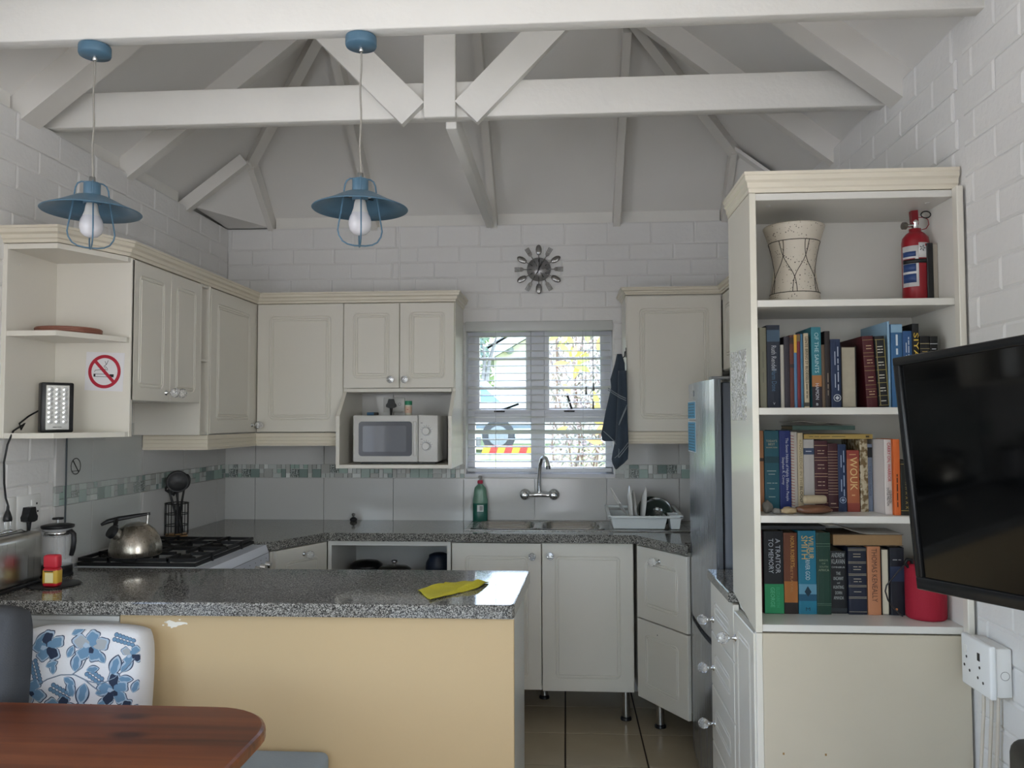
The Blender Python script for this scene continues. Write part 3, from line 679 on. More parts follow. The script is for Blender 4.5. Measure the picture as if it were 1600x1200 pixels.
b = MB().rbox(XL + .004, -1.386, 2.455, 2.475, .30, .853, .003, 1); b.build('side_panel', WHITEB, pn)
MB().rbox(-1.72, -1.386, 2.446, 2.455, .836, .853, .003, 2).build('rail', WHITEB, pn)
ch = MB(); random.seed(3)
pts = []
for i in range(22):
    a = 2 * PI * i / 22; r = 1 + .35 * math.sin(3 * a + 1) + random.uniform(-.22, .22); pts.append((-1.205 + .030 * r * math.cos(a), .834 + .0085 * r * math.sin(a)))
ch.prism(pts, 2.4393, 2.4405, 'y')
for x, z in ((-1.235, .838), (-1.242, .829), (-1.168, .834), (-1.19, .846), (-1.215, .822)): ch.prism([(x + .004 * math.cos(t), z + .0022 * math.sin(t)) for t in (0, 1.2, 2.4, 3.9, 5.1)], 2.4393, 2.4405, 'y')
ch.build('paint_chip', mat('chipped_white', '#efeadd', 0.6), pn)

# ---- drawer unit and tall bookshelf on the right
DX = .525
MR = lambda y, z: Mat((DX, y, z), -PI / 2)      # facing -X; local x = -Y
du = thing('drawer_cabinet', 'cream drawer cabinet with crystal knobs beside the fridge', 'cabinet', (.8, 2.8, 0))
zs_ = [.872, .690, .498, .300, .110]
for i in range(4):
    door(du, MR(3.018, zs_[i + 1] + .003), .396, zs_[i] - zs_[i + 1] - .004, None if i == 3 and False else (.05 if i else .05, (zs_[i] - zs_[i + 1]) * (.26 if i == 0 else .36)), name='drawer_front')
MB().box(DX + .019, XR - .004, 2.353, 3.02, .10, .856).build('carcass', CREAM, du)
MB().box(DX + .05, XR - .02, 2.40, 3.0, 0.0, .10).build('plinth', CREAM, du)
door(du, MR(2.612, .113), .268, .742, (.028, .665))
wt3 = tag(MB().rbox(DX - .010, XR - .004, 2.642, 3.032, .874, .908, .003, 1).build('worktop', GRANITE), 'small granite top on the drawer cabinet by the fridge', 'worktop')
bs = thing('bookshelf', 'tall cream open bookshelf full of books by the right wall', 'bookshelf', (.8, 2.48, 0))
BX0, BX1, BF, BB = .530, XR - .004, 2.335, 2.638
SIDEM = mat('pale_side_board', '#ddd9cb', 0.22, var=.03, vscale=3)
MB().prism([(BF, .857), (BB, .909), (BB, 2.098), (BF, 2.106)] if False else [(BF, .860), (BB, .910), (BB, 2.108), (BF, 2.108)], BX0, BX0 + .018, 'x').build('side_panel', SIDEM, bs)
board(bs, 'side_panel', BX1 - .012, BX1, BF, BB, .860, 2.108, m=WHITEB)
board(bs, 'back_panel', BX0 + .018, BX1 - .012, BB - .010, BB, .870, 2.10, m=WHITEB)
SH = [.862, 1.166, 1.471, 1.779, 2.087]
for z in SH: board(bs, 'shelf', BX0 + .018, BX1 - .012, BF + .001, BB - .010, z, z + .020, m=WHITEB)
MB().rbox(BX0 + .018, BX1, BF - .002, BF + .016, 0.0, .858, .0015, 1).build('end_panel', mat('cream_panel_shaded', '#c8bfab', .45, var=.03), du)  # same cream as the cabinets, its shade darkened into the colour
board(du, 'corner_post', BX0, BX0 + .0175, BF - .002, BF + .018, 0, .858)
for x in (.60, .715): MB().box(x - .0025, x + .0025, BF - .0027, BF - .0018, .525, .531).build('glue_mark', mat('glue_brown', '#9a7a4a', .6), du)
moulding('trim_5', [(BX0, BB, 2.109), (BX0, BF, 2.109), (BX1, BF, 2.109)], [(a * .55, c * 1.08) for a, c in CP], CREAM2, 'cream grooved cornice on top of the bookshelf')
for x in (.60, 1.055): MB().lathe([(.0001, -.001), (.006, -.001), (.007, .0)], (x, 2.40, 2.087), 10).build('screw_cap', WHITEP, bs)

# ================================================================== LAMPS
LBLUE = mat('lamp_blue', '#53748a', 0.38)
LCORD = mat('lamp_cord', '#9a968e', 0.4)
BULB = mat('opal_bulb', '#d6d5d9', 0.2); BASEW = mat('bulb_collar', '#d9d8d4', 0.5)
def pendant(x, y, ztop, drop, label, rot):
    t = thing('pendant_lamp', label, 'lamp', (x, y, ztop), rot, 'blue cage pendant lamps on the tie beam')
    M = WM[t]
    MB(M).lathe([(.038, -.0005), (.043, -.003), (.044, -.008), (.044, -.026), (.042, -.031), (.010, -.033), (.0001, -.033)], n=36).build('canopy', LBLUE, t)
    MB(M).lathe([(.006, -.033), (.006, -.044), (.004, -.046), (.004, -.033)], n=12).build('cord_grip', CHROME, t)
    pts = [(0.0015 * math.sin(i * .9), .001 * math.sin(i * 1.7), -.036 - (drop - .036) * i / 16) for i in range(17)]
    MB(M).tube(pts, .0028, 8).build('cord', LCORD, t)
    z = -drop
    MB(M).lathe([(.0001, z + .004), (.008, z + .003), (.009, z - .012), (.009, z - .014)], n=16).build('cap', mat('grey_cap', '#8a8a88', .4, .6), t)
    MB(M).lathe([(.004, z - .012), (.021, z - .014), (.0225, z - .017), (.0225, z - .075), (.019, z - .076), (.019, z - .02)], n=28).build('socket', LBLUE, t)
    zr_ = z - .052
    MB(M).lathe([(.046, zr_ - .004), (.060, zr_ - .011), (.095, zr_ - .029), (.132, zr_ - .045), (.1335, zr_ - .0465), (.132, zr_ - .048), (.094, zr_ - .0315), (.060, zr_ - .0135), (.046, zr_ - .0065), (.046, zr_ - .004)], n=64, cap=False).build('shade', LBLUE, t)
    for a in (0, PI / 2):
        c, s_ = math.cos(a), math.sin(a)
        prof = [(.012, z - .012), (.028, z - .014), (.037, z - .020), (.042, z - .032), (.047, z - .07), (.053, z - .11), (.059, z - .145), (.061, z - .16), (.058, z - .175), (.048, z - .191), (.034, z - .199), (.015, z - .2025)]
        pts = [(r * c, r * s_, q) for r, q in prof] + [(-r * c, -r * s_, q) for r, q in prof[::-1]]
        MB(M).tube(pts, .0022, 8).build('cage_wire', LBLUE, t)
    MB(M).lathe([(.013, z - .070), (.016, z - .080), (.019, z - .098), (.024, z - .112)], n=24).build('bulb_collar', BASEW, t)
    MB(M).lathe([(.0235, z - .111), (.029, z - .122), (.032, z - .135), (.0315, z - .147), (.027, z - .160), (.018, z - .169), (.008, z - .1725), (.0001, z - .173)], n=28, cap=False).build('bulb', BULB, t)
    bb = MB(M)
    for k in range(3):
        a = rot + k * 2 * PI / 3 + .4
        bb.bar((.015 * math.cos(a), .015 * math.sin(a), z - .066), (.048 * math.cos(a), .048 * math.sin(a), z - .064), .006, .0015)
    bb.build('bracket', BLACK, t, kind='stuff')
pendant(-1.354, 2.205, 2.545, .389, 'blue wire cage pendant lamp hanging left above the end shelf', .62)
pendant(-.572, 2.205, 2.545, .396, 'blue wire cage pendant lamp hanging in front of the microwave side', .30)

# ================================================================== THINGS ON THE LEFT SHELF
lt = thing('led_lantern', 'black emergency lantern with rows of lenses on the end shelf', 'lamp', (-1.800, 2.742, 1.418), .80)
M = WM[lt]
MB(M).rbox(-.052, .052, -.022, .022, .0, .176, .006, 3).build('body', BLACK, lt)
MB(M).rbox(-.037, .037, -.0245, -.020, .010, .166, .001, 1).build('reflector', mat('reflector', '#d6d6d2', .18, .9), lt)
ln_ = MB().lathe([(.0085, 0), (.0082, .004), (.006, .0025), (.0035, .0045), (.0001, .0055)], (0, 0, 0), 14, Matrix.Rotation(PI / 2, 4, 'X')); LENS = ln_.mesh('lens'); LENS.materials.append(mat('lens', '#e9ecec', .08, .7))
for i in range(3):
    for j in range(8): inst(LENS, 'lens', M @ Matrix.Translation((-.023 + .023 * i, -.0245, .038 + .0162 * j)), lt)
text('lettering', '~~~', .007, M @ Matrix.Translation((0, -.0247, .019)), mat('print_grey', '#555555', .5), lt)
cable('lantern_cord', [(-1.857, 2.745, 1.50), (-1.872, 2.70, 1.475), (-1.876, 2.66, 1.45), (-1.866, 2.655, 1.43), (-1.874, 2.685, 1.452), (-1.868, 2.655, 1.441), (-1.862, 2.61, 1.425), (-1.868, 2.592, 1.38), (-1.876, 2.588, 1.32), (-1.882, 2.600, 1.25), (-1.884, 2.612, 1.20), (-1.880, 2.618, 1.175)], .0032, BLACK, '', '', parent=lt)
pg = lt; M = Mat((-1.880, 2.618, 1.12), .9)
MB(M).lathe([(.0045, .055), (.006, .048), (.006, .040), (.011, .030), (.017, .014), (.018, .006), (.016, .0)], n=4, M=Matrix.Diagonal((1, .55, 1, 1)) @ Matrix.Rotation(PI / 4, 4, 'Z')).build('plug_body', BLACK, pg)
for s_ in (-1, 1): MB(M).cyl((s_ * .0085, 0, .001), (s_ * .0085, 0, -.020), .0021, n=8).build('pin', CHROME, pg)
tr = tag(MB().lathe([(.0001, .0), (.100, .0), (.107, .003), (.108, .008), (.105, .010), (.108, .012), (.108, .018), (.104, .021), (.094, .021), (.090, .015), (.0001, .015)], (-1.765, 2.752, 1.7655), 40, None).build('trivet', mat('terracotta', '#8a5a4a', .55, var=.08)), 'flat round terracotta brown tray on the end shelf', 'tray')
sg = thing('no_smoking_sign', 'white no-smoking sign with red circle on the end shelf panel', 'sign', (-1.697, 2.8655, 1.64))
Ms = Mat((-1.697, 2.8655, 1.640), 0, 0, .04)
MB(Ms).box(-.073, .073, -.0012, 0, -.071, .071).build('card', mat('sign_white', '#e4e3e6', .35), sg)
def ringplate(b, r0, r1, y0, y1, n=48):
    vs = []
    for r, y in ((r0, y0), (r1, y0), (r1, y1), (r0, y1)): vs += [(r * math.cos(2 * PI * i / n), y, r * math.sin(2 * PI * i / n)) for i in range(n)]
    return b.add(vs, [(k * n + i, k * n + (i + 1) % n, ((k + 1) % 4) * n + (i + 1) % n, ((k + 1) % 4) * n + i) for k in range(4) for i in range(n)])
REDS = mat('sign_red', '#b2243a', .4); INK = mat('ink_black', '#232328', .5)
ck = MB(Ms); ck.box(-.041, -.034, -.0016, -.001, -.020, -.009); ck.box(-.034, .018, -.0016, -.001, -.0105, -.009); ck.box(-.034, .018, -.0016, -.001, -.020, -.0185); ck.box(.020, .036, -.0016, -.001, -.020, -.009)
ck.tube([(-.038, -.0014, -.003), (-.036, -.0014, .004), (-.02, -.0014, .006), (.0, -.0014, .008), (.012, -.0014, .006), (.010, -.0014, .012)], .0009, 5).tube([(.004, -.0014, .01), (-.004, -.0014, .02), (.006, -.0014, .026), (.0, -.0014, .038)], .0009, 5).tube([(.010, -.0014, .012), (.000, -.0014, .022), (.008, -.0014, .03), (.012, -.0014, .042)], .0009, 5)
ck.build('cigarette_symbol', INK, sg, kind='stuff')
r_ = ringplate(MB(Ms), .050, .062, -.0020, -.001); r_.build('red_ring', REDS, sg)
MB(Ms @ Matrix.Rotation(PI / 4, 4, 'Y')).box(-.052, .052, -.0021, -.001, -.0058, .0058).build('red_bar', REDS, sg)
# small prohibition sticker on the glass splash panel
gsp = tag(MB().rbox(XL + .0085, XL + .0135, 2.962, 3.50, .935, 1.448, .001, 1).build('glass_splashback', mat('tinted_glass', '#dfe8e4', .02, trans=.0, alpha=.16)), 'clear glass splash panel on tiles behind the stove', 'glass panel')
MB().box(XL + .0085, XL + .0137, 2.958, 2.9615, .935, 1.40).build('edge_strip', mat('edge_dark', '#4a5257', .3), gsp)
sk2 = thing('glass_sticker', 'small round black line sticker on the glass splash panel', 'sticker', (XL + .0137, 3.015, 1.283))
Mk = Mat((XL + .0138, 3.015, 1.283), PI / 2)
ringplate(MB(Mk), .029, .032, -.0006, 0, 40).build('ring', INK, sk2)
MB(Mk @ Matrix.Rotation(PI / 4 + .1, 4, 'Y')).box(-.031, .031, -.0006, 0, -.0022, .0022).build('bar', INK, sk2)
MB(Mk).box(-.024, .024, -.0006, 0, -.019, -.017).build('line', INK, sk2)

# ================================================================== ON THE PENINSULA
ZC = .9085
def socket_plate(name, label, M, w, h, depth=.012, holes=(), sw=True):
    t = thing(name, label, 'socket', M=M)
    MB(M).rbox(-w / 2, w / 2, -depth, 0, -h / 2, h / 2, .003, 2).build('plate', WHITEP, t)
    for i, (hx, hz) in enumerate(holes): MB(M).lathe([(.004, 0), (.004, .0008)], (0, 0, 0), 10, Matrix.Translation((hx, -depth + .0001, hz)) @ Matrix.Rotation(PI / 2, 4, 'X')).build('pin_hole', BLACK, t)
    if sw: MB(M).rbox(.008, .026, -depth - .004, -depth + .001, h * .18, h * .34, .001, 1).build('rocker_switch', WHITEP, t)
    return t
socket_plate('wall_socket', 'white socket plate with plugged-in black plug on left wall', Mat((XL - .003, 2.755, 1.135), PI / 2), .125, .125, .012, ((.040, .028), (.046, .0), (.030, -.004)))
socket_plate('wall_socket', 'white blank socket plate left of the plugged-in plug', Mat((XL - .003, 2.665, 1.135), PI / 2), .045, .125, .012, (), False)
pg = thing('power_plug', 'black three-pin plug pushed into the left wall socket', 'plug', (XL + .0095, 2.735, 1.12), PI / 2)
M = WM[pg]; MB(M).prism([(-.014, .036), (.014, .036), (.020, .012), (.027, .002), (.024, -.012), (.010, -.016), (-.010, -.016), (-.024, -.012), (-.027, .002), (-.020, .012)], -.028, 0, 'y').build('plug_body', BLACK, pg)
MB(M).tube([(0, -.014, -.015), (0, -.014, -.035), (0, -.013, -.055), (.004, -.014, -.10)], [.008, .006, .004, .004], 8).build('cord', BLACK, pg)
ts = thing('toaster', 'long brushed steel toaster on the breakfast counter', 'toaster', (-1.838, 2.545, ZC))
MB().rbox(-1.898, -1.778, 2.39, 2.665, ZC + .010, ZC + .178, .022, 4).build('shell', STEEL, ts)
MB().rbox(-1.894, -1.782, 2.40, 2.655, ZC, ZC + .014, .004, 2).build('base', BLACK, ts)
MB().rbox(-1.862, -1.852, 2.43, 2.63, ZC + .1775, ZC + .1795, .001, 1).build('slot', BLACK, ts); MB().rbox(-1.824, -1.814, 2.43, 2.63, ZC + .1775, ZC + .1795, .001, 1).build('slot', BLACK, ts)
for x in (-1.857, -1.819): MB().tube([(x, 2.44, ZC + .180), (x, 2.46, ZC + .188), (x, 2.60, ZC + .188), (x, 2.62, ZC + .180)], .0018, 6).build('rack_wire', CHROME, ts)
fp = thing('french_press', 'glass french press with black lid and handle on the counter', 'coffee press', (-1.815, 2.79, ZC))
M = WM[fp]
MB(M).lathe([(.047, .012), (.0475, .055), (.0475, .165), (.050, .172), (.0485, .172), (.0462, .164), (.0462, .055), (.0455, .015)], n=32, cap=False).build('beaker', mat('thin_glass', '#ffffff', .0, alpha=.18), fp)
MB(M).lathe([(.052, 0), (.052, .006), (.048, .012), (.0495, .014), (.0495, .036), (.048, .038), (.0001, .038)], n=32).build('base', BLACK, fp)
MB(M).lathe([(.052, .168), (.054, .172), (.054, .178), (.040, .182), (.0001, .184)], n=32).build('lid', BLACK, fp)
MB(M).cyl((0, 0, .05), (0, 0, .20), .0022, n=8).build('plunger_rod', CHROME, fp)
MB(M).lathe([(.0001, .198), (.018, .198), (.019, .201), (.018, .205), (.0001, .206)], n=20).build('plunger_knob', BLACK, fp)
MB(M).lathe([(.044, .140), (.0462, .141), (.0462, .150), (.044, .151), (.0001, .151)], n=28).build('plunger_disc', CHROME, fp)
MB(M).lathe([(.0482, .146), (.0488, .146), (.0488, .158), (.0482, .158)], n=32, cap=False).build('band', CHROME, fp)
a = -.3; c, s_ = math.cos(a), math.sin(a)
MB(M).tube([(r * c, r * s_, z) for r, z in ((.046, .155), (.065, .160), (.078, .150), (.080, .125), (.075, .095), (.068, .075))], [.007, .008, .009, .009, .009, .008], 10, flat=.8).build('handle', BLACK, fp)
sj = thing('spice_shaker', 'spice shaker with red cap and yellow label on the counter', 'shaker', (-1.700, 2.590, ZC + .004))
M = WM[sj]; YL = mat('label_yellow', '#c9a33a', .5)
MB(M).rbox(-.026, .026, -.017, .017, 0, .062, .008, 3).build('bottle', mat('shaker_red', '#b3202c', .35), sj)
MB(M).rbox(-.0265, .0265, -.0175, .0175, .006, .059, .008, 3).build('label', YL, sj)
MB(M).rbox(-.025, .025, -.0165, .0165, .060, .104, .009, 4).build('cap', mat('cap_red', '#c8303f', .4), sj)
MB(M).box(-.014, .014, -.0179, -.0174, .014, .046).build('label_window', mat('label_cream', '#e6dca8', .5), sj)
text('lettering', '~', .009, M @ Matrix.Translation((0, -.0181, .051)), INK, sj, fit=.034)
tag(MB().lathe([(.0001, .0), (.075, .0), (.082, .003), (.080, .004), (.0001, .003)], (-1.715, 2.625, ZC), 40, None).build('coaster', BLACK), 'flat black tray under the spice shaker', 'tray')
# yellow cloth
random.seed(11)
def cloth_mb():
    b = MB(); nx, ny = 34, 22; vs = []
    for layer in (0, 1):
        for j in range(ny + 1):
            for i in range(nx + 1):
                u, v = i / nx, j / ny
                A, B_, C_, D_ = Vector((-.478, 2.600)), Vector((-.415, 2.462)), Vector((-.288, 2.648)), Vector((-.338, 2.752))
                E_ = Vector((-.262, 2.735))
                p = A.lerp(B_, v).lerp(D_.lerp(E_ if v > .3 else D_, min(1, v * 2.2)).lerp(C_, max(0, v - .45) / .55), u)
                f = .010 * max(0, math.sin(v * 7.5 + u * 3.0)) + .007 * max(0, math.sin(u * 5 - v * 4)) + .004 * noise.noise((u * 6, v * 6, 3))
                ed = min(1, 7 * min(u, 1 - u, v, 1 - v))
                z = ZC + .003 + max(0, f) * (.35 + .65 * ed) * (1.25 if u > .5 else .8)
                vs.append((p.x, p.y, z - (0 if layer else min(.0028, z - ZC - .0002))))
    n = (nx + 1) * (ny + 1)
    fs = []
    for j in range(ny):
        for i in range(nx):
            q = j * (nx + 1) + i; fs += [(q, q + 1, q + nx + 2, q + nx + 1), (n + q, n + q + nx + 1, n + q + nx + 2, n + q + 1)]
    edge = [i for i in range(nx + 1)] + [j * (nx + 1) + nx for j in range(1, ny + 1)] + [ny * (nx + 1) + i for i in range(nx - 1, -1, -1)] + [j * (nx + 1) for j in range(ny - 1, 0, -1)]
    fs += [(edge[i], edge[(i + 1) % len(edge)], n + edge[(i + 1) % len(edge)], n + edge[i]) for i in range(len(edge))]
    return b.add(vs, fs, True)
tag(cloth_mb().build('cleaning_cloth', mat('yellow_cloth', '#cfc23a', .9, var=.06, vscale=30, bump=.5, bscale=350)), 'crumpled yellow cleaning cloth on the granite counter', 'cloth')

# ================================================================== STOVE AREA
ENAM = mat('white_enamel', '#d9dde6', .22)
sv = thing('gas_stove', 'white freestanding gas stove with black pan supports', 'stove', (-1.62, 3.285, 0))
SY_0, SY_1 = 2.985, 3.585
MB().prism([(-1.885, .0), (-1.385, .0), (-1.385, .74), (-1.338, .76), (-1.338, .862), (-1.352, .898), (-1.885, .898)], SY_0, SY_1, 'y').build('body', ENAM, sv)
MB().box(-1.3378, -1.3372, SY_0 + .01, SY_1 - .01, .8635, .8655).build('panel_groove', mat('groove_grey', '#5a5d63', .5), sv)
MB().rbox(-1.872, -1.402, SY_0 + .012, SY_1 - .012, .8985, .903, .002, 1).build('hob_tray', mat('hob_white', '#c6c8c8', .2), sv)
MB().rbox(-1.384, -1.360, SY_0 + .02, SY_1 - .02, .16, .72, .004, 2).build('oven_door', mat('oven_glass', '#1a1b1d', .1), sv)
bbx = [(-1.872, -1.402), ]
fr_ = MB()
for y in (SY_0 + .018, SY_1 - .018): fr_.rbox(-1.872, -1.402, y - .006, y + .006, .903, .917, .003, 1)
for x in (-1.866, -1.408): fr_.rbox(x - .006, x + .006, SY_0 + .018, SY_1 - .018, .903, .917, .003, 1)
fr_.build('tray_frame', BLACKM, sv)
for cx in (-1.755, -1.520):
    for cy in (3.140, 3.430):
        o = MB().lathe([(.045, 0), (.047, .010), (.034, .014), (.034, .020), (.0001, .021)], (cx, cy, .903), 24).build('burner', BLACKM, sv)
    for cy in (3.140, 3.430):
        g = MB()
        for dxx, dyy in ((1, 0), (-1, 0), (0, 1), (0, -1)):
            x0, y0_, x1, y1_ = cx + dxx * .030, cy + dyy * .030, cx + dxx * .112, cy + dyy * .135
            g.bar((x0, y0_, .925), (x1, y1_, .925), .010, .012)
            g.bar((x1, y1_, .903), (x1 + .0001, y1_, .937), .010, .010, (1, 0, 0))
        for s_ in (-1, 1):
            g.bar((cx - .112, cy + s_ * .135, .922), (cx + .112, cy + s_ * .135, .922), .010, .012); g.bar((cx + s_ * .112, cy - .135, .922), (cx + s_ * .112, cy + .135, .922), .010, .012)
        g.build('pan_support', BLACKM, sv)
for i in range(6):
    y = SY_1 - .035 - i * .062
    MB().cyl((-1.338, y, .815), (-1.316, y, .812), .017, .014, n=18).build('control_knob', CHROME, sv)
    MB().box(-1.3378, -1.3372, y - .002, y + .002, .842, .846).build('mark', INK, sv)
kt = thing('kettle', 'dome stainless steel stove kettle on the gas hob', 'kettle', (-1.668, 3.05, .938))
M = WM[kt]
MB(M).lathe([(.0001, .0), (.086, .0), (.095, .006), (.096, .022), (.093, .045), (.084, .072), (.068, .098), (.050, .113), (.046, .116), (.0001, .117)], n=48).build('body', brushed('kettle_steel', '#a8a196', .28, 'Z'), kt)
MB(M).lathe([(.044, .1165), (.040, .121), (.020, .126), (.0001, .127)], n=32).build('lid', STEEL, kt)
a = PI + 1.0; c, s_ = math.cos(a), math.sin(a)
MB(M).cyl((.045 * c, .045 * s_, .068), (.090 * c, .090 * s_, .098), .024, .020, n=20).build('spout', STEEL, kt)
MB(M).cyl((.088 * c, .088 * s_, .096), (.100 * c, .100 * s_, .104), .026, .024, n=20).build('whistle_cap', BLACK, kt)
MB(M).tube([(.088 * c, .088 * s_, .110), (.070 * c - .01, .070 * s_, .128), (-.062, -.030, .140)], .008, 8).build('trigger', BLACK, kt)
a = PI + .42; c, s_ = math.cos(a), math.sin(a)
MB(M).tube([(.066 * c, .066 * s_, .112), (.075 * c, .075 * s_, .128), (.070 * c, .070 * s_, .143)], .006, 8).build('handle_post', BLACK, kt)
MB(M).tube([(.122 * c, .122 * s_, .122), (.100 * c, .100 * s_, .134), (.060 * c, .060 * s_, .143), (.0, .0, .152), (-.050 * c, -.050 * s_, .158)], [.006, .010, .010, .008, .006], 10, flat=.8).build('handle', BLACK, kt)
MB(M).cyl((-.040 * c, -.040 * s_, .113), (-.042 * c, -.042 * s_, .160), .006, .005, n=10).build('handle_post', STEEL, kt)
uh = thing('utensil_holder', 'black wire utensil holder in the corner behind the stove', 'holder', (-1.846, 3.74, ZC))
M = WM[uh]
for z in (.012, .055, .108, .158): MB(M).tube([(.052 * math.cos(2 * PI * i / 32), .052 * math.sin(2 * PI * i / 32), z) for i in range(32)], .0022 if z < .15 else .003, 6, True).build('hoop', BLACKM, uh)
for i in range(10): MB(M).cyl((.052 * math.cos(2 * PI * i / 10), .052 * math.sin(2 * PI * i / 10), .010), (.052 * math.cos(2 * PI * i / 10), .052 * math.sin(2 * PI * i / 10), .158), .002, n=6).build('upright', BLACKM, uh)
MB(M).lathe([(.050, .002), (.050, .014), (.0001, .014)], n=28).build('base', wood_mat('base_wood', ['#9a7448', '#b58d5c', '#c9a273'], 'X'), uh)
NYL = mat('black_nylon', '#15161a', .45)
def utensil(label, base, tip, head):
    t = thing('kitchen_utensil', label, 'utensil', (-1.846 + base[0], 3.74 + base[1], ZC + .016), 0, 'black utensils in the wire holder')
    b0, t0 = Vector((-1.846 + base[0], 3.74 + base[1], ZC + .016)), Vector((-1.846 + tip[0], 3.74 + tip[1], ZC + tip[2]))
    MB().tube([b0, b0.lerp(t0, .3), b0.lerp(t0, .55), t0], [.009, .010, .006, .005], 8, flat=.7).build('handle', NYL, t)
    head(t, t0, (t0 - b0).normalized())
def ladle(t, p, d):
    c = p + d * .046; MB(Matrix.Translation(c) @ Matrix.Rotation(.45, 4, 'Z') @ Matrix.Rotation(1.40, 4, 'X')).lathe([(.0001, -.010), (.025, -.008), (.042, -.003), (.052, .003), (.052, .006), (.042, .001), (.025, -.004), (.0001, -.006)], n=36, cap=False).build('bowl', NYL, t)
def turner(t, p, d):
    M_ = Matrix.Translation(p) @ Matrix.Rotation(.5, 4, 'Y')
    for i, x in enumerate((-.024, -.008, .008, .024)): MB(M_).rbox(x - .0055, x + .0055, -.002, .002, .0, .075, .0015, 1).build('slotted_blade', NYL, t)
    MB(M_).rbox(-.030, .030, -.002, .002, .072, .082, .0015, 1).build('blade_tip', NYL, t); MB(M_).rbox(-.030, .030, -.002, .002, -.008, .004, .0015, 1).build('blade_root', NYL, t)
def spoonh(t, p, d):
    MB(Matrix.Translation(p + d * .03) @ Matrix.Rotation(.2, 4, 'Y')).ball((0, 0, 0), .026, 20, 10, 1.45, Matrix.Diagonal((1, .25, 1, 1))).build('spoon_bowl', NYL, t)
utensil('black nylon ladle with big round bowl in the wire holder', (.010, -.014), (.014, -.024, .215), ladle)
utensil('black slotted turner leaning left in the wire holder', (.022, .0), (-.034, -.006, .212), turner)
utensil('black nylon spoon standing behind the ladle in the holder', (-.008, .018), (.030, .010, .230), spoonh)
utensil('black nylon spoon leaning behind the slotted turner', (.018, .018), (-.016, .016, .240), spoonh)

# ================================================================== MICROWAVE
mw = thing('microwave', 'white microwave with two dials in the open cabinet niche', 'microwave', (-.87, 4.15, 1.2365))
MX, MY = -1.073, 4.030
WM_ = mat('microwave_white', '#d3d2cf', .3)
z0, z1 = 1.247, 1.482
MB().rbox(-1.073, -.640, MY + .012, 4.33, z0, z1, .006, 2).build('body', WM_, mw)
MB().rbox(-1.073, -.742, MY - .012, MY + .011, z0, z1, .006, 2).build('door', WM_, mw)
d_ = bpy.data.objects[mw.children[-1].name]
pl = [(x - 1.043, z + z0 + .030) for x, z in rrect(.272, .174, 0, .016, 5)]
MB().prism(pl, MY - .0145, MY - .011, 'y').build('window_surround', mat('micro_dark', '#3c3f49', .18), d_)
pl = [(x - 1.022, z + z0 + .052) for x, z in rrect(.222, .130, 0, .008, 4)]
MB().prism(pl, MY - .0155, MY - .0140, 'y').build('window_glass', mat('micro_glass', '#565a64', .06, coat=.3), d_)
MB().rbox(-.764, -.748, MY - .022, MY - .010, z0 + .03, z1 - .03, .005, 3).build('handle', WM_, d_)
MB().rbox(-.740, -.640, MY - .012, MY + .011, z0, z1, .005, 2).build('control_panel', WM_, mw)
for zz in (z0 + .155, z0 + .080):
    MB().cyl((-.698, MY - .012, zz), (-.698, MY - .016, zz), .024, n=28).build('dial_ring', mat('dial_grey', '#8c8c8c', .3, .5), mw)
    MB().cyl((-.698, MY - .015, zz), (-.698, MY - .034, zz), .0195, .017, n=28).build('dial', WM_, mw)
    for k in range(7):
        a = PI * (.1 + .8 * k / 6); MB(Mat((-.698 + .029 * math.cos(a), MY - .0125, zz + .029 * math.sin(a)), 0, 0, -a)).box(-.003, .003, -.0003, .0003, -.0007, .0007).build('tick', INK, mw)
for zz, s_ in ((z0 + .196, '~'), (z0 + .115, '~')): text('lettering', s_, .008, Mat((-.722, MY - .0123, zz)), INK, mw)
MB().box(-1.04, -.66, 4.06, 4.30, 1.2365, 1.2472).build('feet', BLACK, mw)
socket_plate('wall_socket', 'white double socket on the tiles above the microwave', Mat((-.946, YB - .004, 1.541)), .118, .082, .014, (), False)
sw_ = MB(); ringplate(MB(Mat((-.915, YB - .0185, 1.545))), .007, .008, -.0003, .0003, 20).build('switch_ring', INK, bpy.data.objects['wall_socket.002'])
pg = thing('power_plug', 'black three-pin plug in the socket above the microwave', 'plug', (-.958, YB - .0185, 1.54))
M = WM[pg]; MB(M).prism([(-.012, .034), (.012, .034), (.018, .012), (.026, .002), (.026, -.010), (.012, -.016), (-.012, -.016), (-.026, -.010), (-.026, .002), (-.018, .012)], -.030, 0, 'y').build('plug_body', BLACK, pg)
MB(M).tube([(0, -.015, -.014), (0, -.016, -.03), (0, -.02, -.055), (0, -.028, -.08)], [.009, .007, .004, .0035], 8).build('cord', BLACK, pg)
jr = thing('spice_jar', 'small spice jar with green lid on top of the microwave', 'jar', (-.812, 4.13, z1 + .0005)); M = WM[jr]
MB(M).lathe([(.0165, 0), (.018, .003), (.018, .052), (.016, .056)], n=24).build('jar_body', mat('jar_cream', '#d8d4c4', .3), jr)
MB(M).lathe([(.019, .053), (.0195, .055), (.0195, .072), (.018, .074), (.0001, .074)], n=24).build('lid', mat('lid_green', '#2f8a68', .4), jr)
MB(M).lathe([(.0183, .012), (.0183, .046)], n=24, cap=False).build('label', mat('jar_label', '#d7b9a4', .5, var=.2, vscale=90), jr)
text('lettering', '~', .008, M @ Matrix.Translation((0, -.0186, .03)), mat('print_red', '#a8332a', .5), jr)
mb_ = thing('matchbox', 'small blue and black matchbox on top of the microwave', 'matchbox', (-.995, 4.12, z1 + .0005)); M = WM[mb_]
